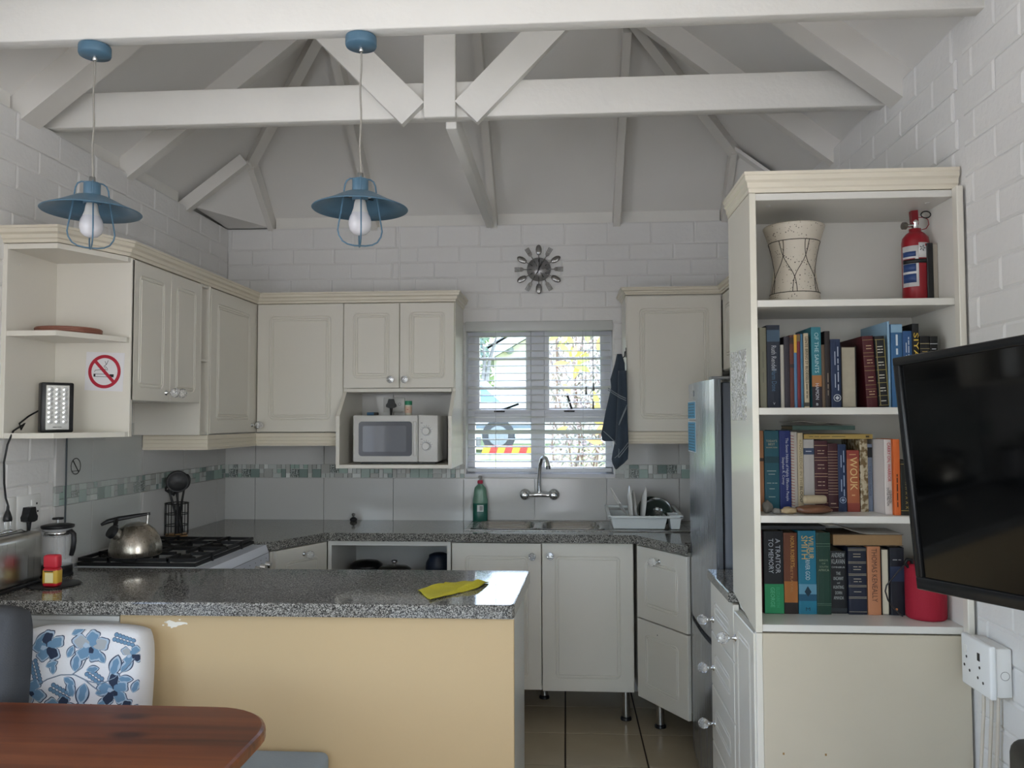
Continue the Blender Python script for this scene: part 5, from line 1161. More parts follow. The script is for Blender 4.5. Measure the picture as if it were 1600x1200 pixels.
book(.770, .7985, .200, 2.44, R2, '#3a151c', 'maroon volume with many close gold rules', bands=[(.25 + i * .042, .256 + i * .042, '#a58f78') for i in range(16)] + [(.06, .066, '#a58f78')], texts=[('~', .12, .6, .007, '#b09a86', False)])
t = book(.799, .823, .197, 2.44, R2, '#16294a', 'dark blue testament with round emblem on the middle row', texts=[('~~', .74, .34, .008, '#93a1b9', (True, .68)), ('~~', .38, .32, .008, '#93a1b9', (True, .68)), ('~', .74, .2, .007, '#93a1b9', (True, .36)), ('~', .38, .2, .007, '#93a1b9', (True, .36))])
circ(t, .012, .034, .0095, tm('#93a1b9'))
book(.824, .860, .180, 2.44, R2, '#a05a3a', 'rust red paperback with four very large tan letters', bands=[(.0, .14, '#8a3f33'), (.86, 1.0, '#8a3a30')], texts=[('WOUK', .62, .54, .030, '#d6b67e', True), ('~', .93, .6, .007, '#c79a6b', False), ('~', .27, .3, .010, '#c79a6b', False)])
book(.862, .885, .212, 2.44, R2, speck('animal_print', '#b3a58a', '#6f5c3e', 60), 'cream book with animal picture spine on the middle row')
book(.8855, .9035, .198, 2.455, R2, '#7e8aa0', 'grey blue book with black picture at its top', bands=[(.80, .95, '#23252b')], texts=[('THE GOOD MAYOR', .45, .45, .010, '#5c677c', True)])
book(.9045, .9255, .213, 2.37, R2, '#cfc7c3', 'white paperback with red vertical title on the middle row', depth=.14, texts=[('CARRY ON, WARRIOR', .70, .52, .013, '#b02c3c', (True, .60)), ('GLENNON', .24, .17, .009, '#2b2b2e', (True, .72)), ('DOYLE MELTON', .24, .24, .009, '#2b2b2e', (True, .38))])
book(.926, .9445, .214, 2.36, R2, '#d0652a', 'bright orange paperback near the television edge', depth=.13, texts=[('~~~~~', .32, .44, .008, '#3a2415', True)])
t = book(.945, .978, .154, 2.36, R2, '#14160f', 'black book with gold lattice border beside the orange one', depth=.13, bands=[(.08, .088, GOLD), (.93, .938, GOLD)])
for i in range(9): MB(WM[t] @ Matrix.Translation((.016, -.0004, .022 + i * .0135)) @ Matrix.Rotation(PI / 4, 4, 'Y')).box(-.005, .005, -.0004, .0004, -.0007, .0007).box(-.0007, .0007, -.0004, .0004, -.005, .005).build('gold_lattice', tm('#9a8348'), t)
def flat_book(x0, x1, yf, z0, th, d, col, label, pages_front=False, rz=0.0, txt=None):
    M = Mat((x0, yf, z0 + .0004), rz); w = x1 - x0
    t = thing('book', label, 'book', group='books lying on top of the rows', M=M)
    c = min(.0018, th * .2)
    if pages_front: MB(M).box(0, w, 0, d, 0, c).box(0, w, 0, d, th - c, th).box(0, w, d - .003, d, c, th - c).build('cover', tm(col), t); MB(M).box(.002, w - .002, .003, d - .004, c, th - c).build('pages', mat('pages_tan', '#9a7c58', .8, var=.08, vscale=70), t)
    else: MB(M).box(0, w, 0, d, 0, c).box(0, w, 0, d, th - c, th).box(0, w, 0, .003, c, th - c).build('cover', tm(col), t); MB(M).box(.002, w - .002, .0035, d - .003, c, th - c).build('pages', PAGES, t)
    if txt: text('title', txt, th * .6, M @ Matrix.Translation((w * .35, -.0006, th / 2)), tm('#6a5a34'), t, fit=w * .55); MB(M).box(w * .90, w * .95, -.0005, .001, th * .3, th * .7).build('band', tm('#3a2f1c'), t)
    return t
flat_book(.702, .899, 2.438, R2 + .2135, .0135, .15, '#a48a4c', 'thin mustard yellow book lying across the middle row', txt='~~~~')
flat_book(.675, .857, 2.460, R2 + .2395, .0125, .13, '#3f564f', 'thin dark green book lying above the mustard book')
def sheet(name, label, x0, x1, y0, y1, zf, m, cat='paper', nx=20):
    b = MB(); vs = []
    for s_ in (0, 1):
        for i in range(nx + 1):
            u = i / nx
            for y, v in ((y0, 0), ((y0 + y1) / 2, .5), (y1, 1)): vs.append((x0 + (x1 - x0) * u, y, zf(u, v) + .0008 * s_))
    n = 3 * (nx + 1); fs = []
    for i in range(nx):
        for j in range(2): q = i * 3 + j; fs += [(q, q + 1, q + 4, q + 3), (n + q, n + q + 3, n + q + 4, n + q + 1)]
        for j in (0, 2): q = i * 3 + j; fs.append((q, q + 3, n + q + 3, n + q))
    fs += [(0, 1, n + 1, n), (1, 2, n + 2, n + 1), (3 * nx, 3 * nx + 1, n + 3 * nx + 1, n + 3 * nx), (3 * nx + 1, 3 * nx + 2, n + 3 * nx + 2, n + 3 * nx + 1)]
    return tag(b.add(vs, fs, True).build(name, m), label, cat)
PAPER = mat('white_paper', '#b5b0a8', .7)
sheet('magazine', 'wavy white magazine lying on the dark green book', .673, .857, 2.47, 2.60, lambda u, v: R2 + .2535 + .010 * (1 - u) + .0035 * math.sin(u * 7) ** 2, PAPER, 'magazine')
# ornaments in front of the middle row
random.seed(5)
def blob(name, c, rad, m, label, cat, seed, amp=.25):
    bm = bmesh.new(); bmesh.ops.create_icosphere(bm, subdivisions=3, radius=1); vs = []
    for v in bm.verts:
        k = 1 + amp * noise.noise(v.co * 1.7 + Vector((seed, 0, 0))); vs.append((c[0] + v.co.x * k * rad[0], c[1] + v.co.y * k * rad[1], max(c[2] + .0004, c[2] + rad[2] + v.co.z * k * rad[2])))
    bm.verts.index_update(); fs = [[v.index for v in f.verts] for f in bm.faces]; bm.free()
    return tag(MB().add(vs, fs, True).build(name, m), label, cat)
blob('stone', (.583, 2.400, R2), (.015, .014, .018), mat('stone_grey', '#77746e', .8, var=.15, vscale=60), 'rough grey stone at the left end of middle shelf', 'stone', 1)
blob('stone', (.602, 2.372, R2), (.012, .011, .009), mat('stone_grey', '#77746e', .8), 'small dark grey pebble beside the rough stone', 'stone', 2)
blob('sea_shell', (.636, 2.375, R2), (.023, .013, .010), mat('shell_cream', '#a89372', .6, var=.2, vscale=80), 'cream seashell on the middle shelf front edge', 'shell', 4, .4)
wb_ = blob('driftwood', (.708, 2.385, R2), (.055, .028, .013), wood_mat('driftwood', ['#4b3023', '#6a4632', '#7d563e'], 'X', 8), 'flat brown piece of driftwood under the white roll', 'wood', 6, .18)
tag(MB(Mat((.683, 2.392, R2 + .0405), .05, 0, PI / 2)).lathe([(.0001, -.002), (.011, 0), (.0125, .006), (.013, .035), (.0125, .060), (.010, .065), (.0001, .066)], n=18).build('coral_roll', mat('coral_cream', '#a8997e', .8, var=.15, vscale=50)), 'pale rolled coral lying on the driftwood', 'coral')
# lower row
book(.574, .5855, .243, 2.475, R3, '#4a1a20', 'thin maroon book at the left end of lower row', depth=.145)
book(.586, .6425, .243, 2.462, R3, '#0f141c', 'thick black hardback with bright green lower spine', depth=.16, bands=[(.005, .36, '#1f8a58')], texts=[('A TRAITOR', .70, .42, .020, '#b4b9c2', (True, .70)), ('TO MEMORY', .70, .42, .020, '#b4b9c2', (True, .34)), ('ELIZABETH', .20, .24, .013, '#3aa374', (True, .68)), ('GEORGE', .20, .24, .017, '#5cb88c', (True, .40))])
book(.644, .684, .238, 2.465, R3, '#6a3a22', 'brown hardback with orange sunset spine on the lower row', depth=.155, bands=[(.14, .40, '#a5662c'), (.0, .14, '#1e1615')], texts=[('NORA ROBERTS', .77, .38, .016, '#c79a4a', (True, .62)), ('BETRAYAL', .42, .32, .011, '#a97a4a', (True, .55))])
book(.6852, .7375, .245, 2.462, R3, '#17708a', 'bright blue hardback with gold capitals and island picture', depth=.16, bands=[(.24, .36, '#5b90a8'), (.16, .24, '#14506a')], texts=[('WILBUR', .80, .28, .022, '#c9ab6a', (True, .70)), ('SMITH', .80, .28, .026, '#c9ab6a', (True, .34)), ('RIVER GOD', .53, .24, .018, '#b9c9d0', True), ('M', .06, .24, .014, '#0f3442', False)])
MB().prism([(.702, R3 + .066), (.7115, R3 + .083), (.722, R3 + .066), (.712, R3 + .052)], 2.4608, 2.4614, 'y').build('island_picture', tm('#0f3040'), bpy.data.objects[[o.name for o in bpy.data.objects if o.get('label', '').startswith('bright blue hardback with gold')][0]])
book(.738, .7795, .240, 2.462, R3, '#12382c', 'dark green hardback with small pale stacked title', depth=.155, bands=[(.86, .866, '#5f7a66'), (.83, .834, '#5f7a66'), (.13, .134, '#5f7a66'), (.11, .114, '#5f7a66')], texts=[("BIRDS", .66, .6, .008, '#7f8f76', False), ('OF', .62, .25, .007, '#7f8f76', False), ('SOUTH', .58, .6, .008, '#7f8f76', False), ('AFRICA', .54, .75, .009, '#8f9a80', False)])
book(.780, .829, .184, 2.475, R3, '#14171b', 'short black book with stacked condensed white capitals', depth=.145, texts=[(s_, z, f_, sz, '#a3a8a8', False) for s_, z, f_, sz in (('ANDREW', .93, .78, .020), ('KLAVAN', .83, .78, .020), ('OMNIBUS', .74, .78, .007), ('THE', .64, .26, .013), ('UNCANNY', .56, .6, .014), ('and', .49, .16, .008), ('HUNTING', .42, .62, .014), ('DOWN', .33, .4, .014), ('AMANDA', .25, .6, .014))], bands=[(.03, .09, '#2c3136')])
book(.8305, .8835, .197, 2.465, R3, '#10182c', 'navy condensed volume with paired gold rules on lower row', depth=.155, bands=[(a, a + .006, '#9c9480') for a in (.97, .95, .78, .76, .60, .58, .43, .41, .26, .24, .04)], texts=[(s_, z, .45, .006, '#a39c8a', False) for s_, z in (('~', .90), ('~', .86), ('~~', .71), ('~', .67), ('~', .53), ('~~', .49), ('~', .34))])
book(.885, .923, .200, 2.463, R3, '#b57a56', 'salmon orange hardback with tall dark lettering on lower row', depth=.155, texts=[('THOMAS KENEALLY', .58, .78, .022, '#5a3d30', True)])
book(.9245, .948, .193, 2.465, R3, '#15161a', 'book with white page edges facing outwards on lower row', depth=.15, pages_out=True)
book(.9492, .991, .197, 2.463, R3, '#121722', 'black paperback with small orange logo at end of lower row', depth=.155, bands=[(.50, .72, '#22304a')], texts=[('~~', .82, .6, .008, '#9a9a9a', False)])
MB(Mat((.966, 2.4622, R3 + .018), 0, PI / 2)).lathe([(.0001, 0), (.0035, 0), (.0035, .0004)], n=16).build('logo', tm('#c9824a'), bpy.data.objects[[o.name for o in bpy.data.objects if o.get('label', '').startswith('black paperback with small orange')][0]])
flat_book(.789, .992, 2.47, R3 + .2005, .034, .14, '#4a3a2a', 'thick tan paged book lying across the lower row', pages_front=True)
flat_book(.579, .772, 2.48, R3 + .2458, .011, .13, '#2a2c31', 'thin dark grey book lying on the lower row left')
sheet('paper_sheet', 'curled white paper on the tan paged book', .777, .992, 2.462, 2.60, lambda u, v: R3 + .2362 + .034 * max(0, 1 - u * 1.9) ** 1.4 * (1 if u > .1 else .7 + 3 * u), PAPER)
# drum shaped vase
vs_ = thing('drum_vase', 'speckled cream hourglass drum vase on the top shelf', 'vase', (.694, 2.478, 1.7995)); M = WM[vs_]
VAS = speck('vase_speckle', '#cfc8ba', '#cfc8ba', 10); nd, ln, p = nodes_of(VAS)
for n_ in list(nd):
    if n_.type in ('TEX_NOISE', 'VALTORGB'): nd.remove(n_)
vv = nd.new('ShaderNodeTexVoronoi'); vv.inputs['Scale'].default_value = 130; vr = ramp(nd, [(0.0, '#2b2622'), (.16, '#3a332d'), (.20, '#c9c1b2')]); n3 = nd.new('ShaderNodeTexNoise'); n3.inputs['Scale'].default_value = 30; mr = nd.new('ShaderNodeMath'); mr.operation = 'MULTIPLY_ADD'; mr.inputs[1].default_value = .55; mr.inputs[2].default_value = -.26
ad = nd.new('ShaderNodeMath'); ad.operation = 'ADD'; tcx = [n_ for n_ in nd if n_.type == 'TEX_COORD'][0]
ln.new(tcx.outputs['Object'], vv.inputs['Vector']); ln.new(tcx.outputs['Object'], n3.inputs['Vector']); ln.new(n3.outputs['Fac'], mr.inputs[0]); ln.new(mr.outputs[0], ad.inputs[0]); ln.new(vv.outputs['Distance'], ad.inputs[1]); ln.new(ad.outputs[0], vr.inputs[0]); ln.new(vr.outputs[0], p.inputs['Base Color']); p.inputs['Roughness'].default_value = .45
VP = [(.0745, 0), (.0755, .004), (.072, .035), (.066, .070), (.061, .100), (.060, .120), (.063, .145), (.071, .180), (.082, .215), (.088, .232), (.090, .238), (.0875, .241), (.083, .236), (.070, .19)]
MB(M).lathe(VP, n=56).build('vase_body', VAS, vs_)
def vr_at(z):
    for (r0, z0), (r1, z1) in zip(VP, VP[1:]):
        if z0 <= z <= z1: return r0 + (r1 - r0) * (z - z0) / max(1e-6, z1 - z0)
    return .08
LN = tm('#2a221f')
for zz in (.035, .190): MB(M).tube([((vr_at(zz) + .0004) * math.cos(a), (vr_at(zz) + .0004) * math.sin(a), zz) for a in [2 * PI * i / 48 for i in range(48)]], .0011, 5, True).build('incised_line', LN, vs_)
for i in range(12):
    a0 = 2 * PI * i / 12; sg_ = 1 if i % 2 else -1; pts = []
    for k in range(17):
        z = .035 + .155 * k / 16; a = a0 + sg_ * .34 * math.sin(PI * (k / 16) * 1.0 + (.3 if i % 3 else 0)) ; r = vr_at(z) + .0004
        a = a0 + sg_ * .36 * (1 / (1 + math.exp(-(k - 8) * .55)) - .5) * 2
        pts.append((r * math.cos(a), r * math.sin(a), z))
    MB(M).tube(pts, .0010, 5).build('incised_line', LN, vs_)
# fire extinguisher
fe = thing('fire_extinguisher', 'red fire extinguisher with black bracket on the top shelf', 'fire extinguisher', (1.050, 2.475, 1.7995)); M = WM[fe]
RED = mat('extinguisher_red', '#8f1c27', .28)
MB(M).lathe([(.036, .006), (.0385, .010), (.0385, .185), (.036, .200), (.026, .213), (.017, .219), (.017, .228)], n=36).build('cylinder', RED, fe)
MB(M).lathe([(.040, 0), (.040, .010), (.0385, .012)], n=32).build('base', BLACK, fe)
def arcplate(b, r, a0, a1, z0, z1, n=16, th=.0006):
    vs = []
    for rr in (r, r + th):
        for i in range(n + 1):
            a = a0 + (a1 - a0) * i / n
            for z in (z0, z1): vs.append((rr * math.cos(a), rr * math.sin(a), z))
    m_ = 2 * (n + 1); fs = []
    for i in range(n): q = 2 * i; fs += [(q, q + 1, q + 3, q + 2), (m_ + q, m_ + q + 2, m_ + q + 3, m_ + q + 1), (q, q + 2, m_ + q + 2, m_ + q), (q + 1, m_ + q + 1, m_ + q + 3, q + 3)]
    fs += [(0, m_, m_ + 1, 1), (2 * n, 2 * n + 1, m_ + 2 * n + 1, m_ + 2 * n)]
    return b.add(vs, fs, True)
WL, BLU = mat('label_white', '#d3d2d2', .4), mat('label_blue', '#2f4778', .4)
arcplate(MB(M), .0386, PI * 1.02, PI * 1.44, .050, .172).build('label', WL, fe); arcplate(MB(M), .0386, PI * 1.44, PI * 1.86, .135, .180).build('label', WL, fe)
for z0, z1 in ((.140, .155), (.095, .118), (.062, .088)): arcplate(MB(M), .0393, PI * 1.05, PI * 1.38, z0, z1, 10).build('label_panel', BLU, fe)
arcplate(MB(M), .0393, PI * 1.05, PI * 1.36, .121, .134, 10).build('label_panel', RED, fe)
arcplate(MB(M), .0393, PI * 1.60, PI * 1.84, .170, .177, 8).build('label_heading', RED, fe)
for k in range(5):
    a = k * 2 * PI / 5; MB(M @ Matrix.Rotation(PI * 1.53 - PI * 1.5, 4, 'Z') @ Matrix.Translation((.006 * math.cos(a), -.0396, .163 + .006 * math.sin(a))) @ Matrix.Rotation(-a, 4, 'Y')).box(-.003, .003, -.0004, .0004, -.001, .001).build('emblem_mark', INK, fe)
arcplate(MB(M), .0396, PI * 1.06, PI * 1.9, .119, .131, 20, .0018).build('strap', BLACK, fe)
MB(M).rbox(.016, .034, -.040, -.028, .004, .178, .002, 1).build('bracket', BLACK, fe); MB(M).rbox(.034, .048, -.036, -.030, .006, .176, .001, 1).build('bracket_plate', mat('bracket_grey', '#a8a196', .4, .4), fe)
MB(M).lathe([(.010, .228), (.010, .244), (.012, .248), (.008, .256)], n=16).build('valve', CHROME, fe)
MB(M).cyl((-.008, -.004, .238), (-.036, -.010, .236), .005, n=10).build('outlet', CHROME, fe); MB(M).cyl((-.030, -.009, .236), (-.040, -.011, .236), .011, n=16).build('nozzle', mat('nozzle_dark', '#6a675f', .4, .5), fe)
MB(M).add([(-.011, -.008, .240), (.008, -.008, .240), (.008, .008, .240), (-.011, .008, .240), (-.013, -.009, .282), (.006, -.009, .284), (.006, .009, .284), (-.013, .009, .282)], [(0, 1, 2, 3), (4, 5, 6, 7), (0, 1, 5, 4), (1, 2, 6, 5), (2, 3, 7, 6), (3, 0, 4, 7)]).build('lever', mat('lever_red', '#7d1a24', .35), fe)
MB(M).tube([(.030 + .014 * math.cos(a), -.006, .270 + .010 * math.sin(a)) for a in [2 * PI * i / 20 for i in range(20)]], .0018, 6, True).build('safety_ring', BLACK, fe)
MB(M).tube([(.008, -.006, .262), (.024, -.006, .262), (.036, -.006, .255), (.038, -.006, .240), (.030, -.006, .228), (.016, -.008, .224)], .0013, 6).build('safety_cord', RED, fe)
# red canister and its strap
rcn = thing('red_canister', 'red round canister with black strap behind the television', 'canister', (1.040, 2.440, R3 + .0004)); M = WM[rcn]
MB(M).lathe([(.050, 0), (.054, .003), (.055, .010), (.055, .150), (.052, .156), (.0001, .157)], n=40).build('canister_body', mat('fabric_red', '#98122a', .75, bump=.2, bscale=400), rcn)
MB(M).tube([(-.052, -.012, .147), (-.062, -.014, .158), (-.056, -.016, .170), (-.044, -.012, .168), (-.040, -.010, .155)], .005, 8).build('strap_loop', BLACK, rcn)
cable('lanyard_cord', [(.980, 2.43, R3 + .155), (.962, 2.432, R3 + .135), (.945, 2.436, R3 + .112), (.930, 2.44, R3 + .092), (.926, 2.44, R3 + .075), (.933, 2.44, R3 + .050), (.945, 2.438, R3 + .030), (.960, 2.43, R3 + .012), (.968, 2.424, R3 + .007)], .0022, BLACK, '', '', parent=rcn)

# ================================================================== TELEVISION AND RIGHT WALL
TLc = Vector((.684, 1.74, 1.586)); ux = Vector((.099, -.310, .017)).normalized(); uz = Vector((-.028, 0, .477)); uz = (uz - ux * uz.dot(ux)).normalized(); uy = uz.cross(ux)
MT = Matrix(((ux.x, uy.x, uz.x, TLc.x), (ux.y, uy.y, uz.y, TLc.y), (ux.z, uy.z, uz.z, TLc.z), (0, 0, 0, 1)))
tv = thing('television', 'black flat television on a wall arm over the bookshelf', 'television', M=MT)
TVB = mat('tv_bezel', '#15171a', .25); W_, H_ = .82, .478
b = MB(MT); b.rbox(0, W_, 0, .030, -.018, 0, .003, 2).rbox(0, W_, 0, .030, -H_, -H_ + .026, .003, 2).rbox(0, .018, 0, .030, -H_ + .024, -.016, .003, 2).rbox(W_ - .018, W_, 0, .030, -H_ + .024, -.016, .003, 2)
b.build('bezel', TVB, tv)
MB(MT).box(.016, W_ - .016, .006, .014, -H_ + .024, -.016).build('screen', mat('tv_screen', '#050607', .06), tv)
MB(MT).rbox(.004, W_ - .004, .0305, .046, -H_ + .004, -.004, .004, 2).rbox(.12, W_ - .12, .044, .075, -H_ + .05, -.09, .012, 2).build('back_cover', BLACK, tv)
tva = tv
ctr = MT @ Vector((.41, .078, -.23))
MB(MT).rbox(.31, .51, .0755, .082, -.33, -.13, .002, 1).build('mount_plate', BLACK, tva)
MB().rbox(XR - .020, XR - .004, 1.12, 1.24, 1.25, 1.46, .002, 1).build('wall_plate', BLACK, tva)
MB().tube([MT @ Vector((.41, .082, -.23)), (1.02, 1.30, 1.355), (XR - .02, 1.18, 1.355)], .014, 10).build('arm', BLACK, tva)
sbx = thing('socket_box', 'white surface-mounted double socket box on the right wall', 'socket', (XR, 2.19, .755))
MB().rbox(1.070, XR - .005, 2.122, 2.262, .760, .882, .004, 2).build('back_box', WHITEP, sbx)
MB().rbox(1.054, 1.070, 2.117, 2.266, .755, .888, .005, 3).build('face_plate', mat('plate_white', '#eceeee', .25), sbx)
Mf = Mat((1.0538, 2.1915, .821), -PI / 2)
for hx, hz in ((-.045, .010), (-.057, -.014), (-.030, -.022), (.022, .0), (.012, -.028), (.038, -.034)):
    MB(Mf).lathe([(.0001, 0), (.0038, 0), (.0038, .0006)], (0, 0, 0), 10, Matrix.Translation((hx, 0, hz)) @ Matrix.Rotation(PI / 2, 4, 'X')).build('pin_hole', BLACK, sbx)
MB(Mf).rbox(.012, .024, -.0012, .0005, .016, .036, .0005, 1).build('rocker_switch', BLACK, sbx); MB(Mf).rbox(-.052, -.040, -.0025, .0005, .022, .042, .0005, 1).build('rocker_switch', WHITEP, sbx)
ringplate(MB(Mat((1.092, 2.1222, .815))), .010, .0112, -.0006, .0004, 24).build('knockout_ring', mat('ring_grey', '#8d8c88', .5), sbx)
for i, (dx_, lab) in enumerate(((0.0, 'left white cable hanging below the socket box'), (.014, 'middle white cable hanging below the socket box'), (.026, 'right white cable clipped below the socket box'))):
    cable('white_cable', [(1.078 + dx_ * .9, 2.20 - dx_, .758), (1.076 + dx_ * .9, 2.20 - dx_, .70), (1.070 + dx_, 2.21 - dx_, .55), (1.072 + dx_, 2.215 - dx_, .35), (1.078 + dx_ * .9, 2.21 - dx_, .02)], .0045, mat('cable_cream', '#cfc6b8', .45), lab, 'cable')
S(MB().rbox(XR - .022, XR - .004, 2.304, 2.334, .86, 2.11, .002, 1).build('trim_6', CREAM), 'narrow cream filler strip between bookshelf and right wall')
for i in range(3):
    MB(Mat((XR - .002, 2.085 - i * .018, .868 - i * .004), PI / 2)).lathe([(.0001, .0), (.008, 0), (.008, .001)], (0, 0, 0), 10, Matrix.Rotation(PI / 2, 4, 'X')).build('wall_hole', mat('hole_grey', '#4e4a46', .9), wall_right)
chb = thing('chair', 'black padded chair top at the lower right corner', 'chair', (.98, 1.70, 0))
MB(Mat((.985, 1.72, .565), -.25, .0)).rbox(-.035, .035, -.26, .26, -.18, .165, .035, 4).build('backrest', mat('black_leather', '#0c0c0d', .45), chb)
MB().rbox(.70, .96, 1.50, 1.93, .42, .48, .025, 3).build('seat', MC['black_leather'], chb)
for x in (.73, .93):
    for y in (1.53, 1.90): MB().cyl((x, y, 0), (x, y, .425), .014, n=10).build('leg', BLACK, chb)

# ================================================================== DINING CORNER
tb = thing('dining_table', 'varnished orange-brown pine table with rounded corner in the foreground', 'table', (-1.2, 1.6, 0))
PINE = wood_mat('varnished_pine', ['#45200f', '#6b351a', '#874a24'], 'X', 2.2, True, .3)
def rounded_poly(x0, x1, y0, y1, r, k=10):
    return [(x0 + px, y0 + py) for px, py in rrect(x1 - x0, y1 - y0, 0, r, k)]
poly = rounded_poly(-1.64, -.702, 1.02, 2.012, .17); n = len(poly); cxx, cyy = -1.17, 1.515
rings = []
for ins, z in ((.008, .706), (0, .714), (0, .730), (.003, .737), (.010, .741)):
    rings += [(x + (cxx - x) / math.hypot(cxx - x, cyy - y) * ins, y + (cyy - y) / math.hypot(cxx - x, cyy - y) * ins, z) for x, y in poly]
MB().add(rings, [list(range(n))[::-1], list(range(4 * n, 5 * n))] + [(j * n + i, j * n + (i + 1) % n, (j + 1) * n + (i + 1) % n, (j + 1) * n + i) for j in range(4) for i in range(n)]).build('table_top', PINE, tb)
for x in (-1.55, -.82):
    for y in (1.14, 1.88): MB().lathe([(.030, 0), (.034, .05), (.026, .30), (.040, .55), (.040, .62)], (x, y, 0), 16).build('leg', PINE, tb)
MB().box(-1.57, -.80, 1.86, 1.88, .62, .706).box(-1.57, -.80, 1.13, 1.15, .62, .706).build('apron', PINE, tb)
bn = thing('bench', 'wooden bench with pale blue seat cushion against the peninsula', 'bench', (-1.2, 2.25, 0))
MB().rbox(-1.70, -.70, 2.03, 2.432, .36, .40, .004, 1).build('seat_board', wood_mat('bench_wood', ['#8a6238', '#a97f4e', '#c09a66'], 'X'), bn)
for x in (-1.66, -.76): MB().rbox(x, x + .03, 2.06, 2.42, 0, .36, .003, 1).build('end_board', MC['bench_wood'], bn)
tag(MB().rbox(-1.69, -.712, 2.03, 2.430, .4005, .468, .022, 4).build('seat_cushion', mat('pale_blue_cloth', '#93a0ab', .9, var=.08, vscale=14, bump=.2, bscale=200)), 'flat pale blue-grey seat cushion on the bench', 'cushion')
# cushions: pillow-shaped grid surfaces
def pillow(M, w, h, t, m, name, parent=None, nx=26, nz=26, box=False):
    vs = []
    def S_(u, v, side):
        a, c = 2 * u - 1, 2 * v - 1
        k = max(0, (1 - abs(a) ** 5)) ** .42 * max(0, (1 - abs(c) ** 5)) ** .42
        if box: k = .5 + .5 * k
        px, pz = a * w / 2 * (1 - .035 * (1 - abs(c)) * 0 - .02 * (1 - a * a) * 0), c * h / 2
        q_ = 1 - .075 * (a * c) ** 4; px *= q_ * (1 - .025 * c * c); pz *= q_ * (1 - .02 * a * a)
        return (px, side * t / 2 * k + .004 * noise.noise((a * 2, c * 2, side)), pz)
    for side in (-1, 1):
        for j in range(nz + 1):
            for i in range(nx + 1): vs.append(S_(i / nx, j / nz, side))
    n = (nx + 1) * (nz + 1); fs = []
    for j in range(nz):
        for i in range(nx): q = j * (nx + 1) + i; fs += [(q, q + 1, q + nx + 2, q + nx + 1), (n + q, n + q + nx + 1, n + q + nx + 2, n + q + 1)]
    ed = [i for i in range(nx + 1)] + [j * (nx + 1) + nx for j in range(1, nz + 1)] + [nz * (nx + 1) + i for i in range(nx - 1, -1, -1)] + [j * (nx + 1) for j in range(nz - 1, 0, -1)]
    fs += [(ed[i], ed[(i + 1) % len(ed)], n + ed[(i + 1) % len(ed)], n + ed[i]) for i in range(len(ed))]
    o = MB(M).add(vs, fs, True).build(name, m, parent)
    return o, S_
fcu = thing('floral_cushion', 'white cushion with blue and grey floral print on the bench', 'cushion', M=Mat((-1.436, 2.342, .661), .05, -.10))
Mfc = WM[fcu]
pw_, ph_, pt_ = .395, .375, .13
_, SF = pillow(Mfc, pw_, ph_, pt_, mat('cushion_white', '#e3e3e5', .9, bump=.15, bscale=120), 'cover', fcu, box=True)
def on(u, v, lift=.0009):
    p = SF(u, v, -1); return (p[0], p[1] - lift, p[2])
INKB, BLUE, GREY, NAVY, LITE = [mat('print_' + k, c, .9) for k, c in (('outline', '#3f4a60'), ('petal_blue', '#6c8fac'), ('petal_grey', '#a7abae'), ('petal_navy', '#2f3a50'), ('petal_light', '#a9bccd'))]
def patch(b, pts, lift):        # filled outline in (u,v), fan from its centre with rings so it follows the cloth
    cu = sum(p[0] for p in pts) / len(pts); cv = sum(p[1] for p in pts) / len(pts); n = len(pts); vs = []; R_ = 3
    for k in range(1, R_ + 1):
        for p in pts: vs.append(on(min(.985, max(.015, cu + (p[0] - cu) * k / R_)), min(.985, max(.015, cv + (p[1] - cv) * k / R_)), lift))
    vs.append(on(min(.985, max(.015, cu)), min(.985, max(.015, cv)), lift)); fs = [(len(vs) - 1, i, (i + 1) % n) for i in range(n)]
    for k in range(R_ - 1): fs += [(k * n + i, (k + 1) * n + i, (k + 1) * n + (i + 1) % n, k * n + (i + 1) % n) for i in range(n)]
    b.add(vs, fs, True)
def leafpts(u, v, a, L, W, n=12, wob=0):
    P_ = []
    for i in range(2 * n):
        t = i / n if i < n else 2 - i / n; s_ = 1 if i < n else -1
        r = W * math.sin(PI * t) ** .8 * s_ * (1 + wob * math.sin(9 * t)); x = L * t
        P_.append((u + x * math.cos(a) - r * math.sin(a), v + x * math.sin(a) + r * math.cos(a)))
    return P_
def petal(u, v, a, L, W, n=22):
    P_ = []
    for i in range(n):
        t = 2 * PI * i / n; r = 1 + .10 * math.sin(5 * t); x = L * .55 + L * .5 * math.cos(t) * r; y = W * math.sin(t) * r * (.75 + .25 * math.cos(t))
        P_.append((u + x * math.cos(a) - y * math.sin(a), v + x * math.sin(a) + y * math.cos(a)))
    return P_
bO, bB, bG, bN, bLt = MB(Mfc), MB(Mfc), MB(Mfc), MB(Mfc), MB(Mfc)
def flower(u, v, s, cols, a0=0):
    v = 1 - (1 - v) * .66; s *= .74
    for i, c in enumerate(cols):
        a = a0 + 2 * PI * i / len(cols); L = s * random.uniform(.85, 1.15); W = s * .48
        patch(bO, petal(u, v, a, L * 1.10, W * 1.12), .0006 + .00005 * i); patch(bLt, petal(u, v, a, L * 1.04, W * 1.02), .0010 + .00005 * i); patch(c, petal(u, v, a, L * .92, W * .86), .0014 + .00005 * i)
    for i in range(3): patch([bB, bLt, bN][i], petal(u, v, a0 + .6 + i * 2.1, s * .42, s * .2), .0019 + .0001 * i)
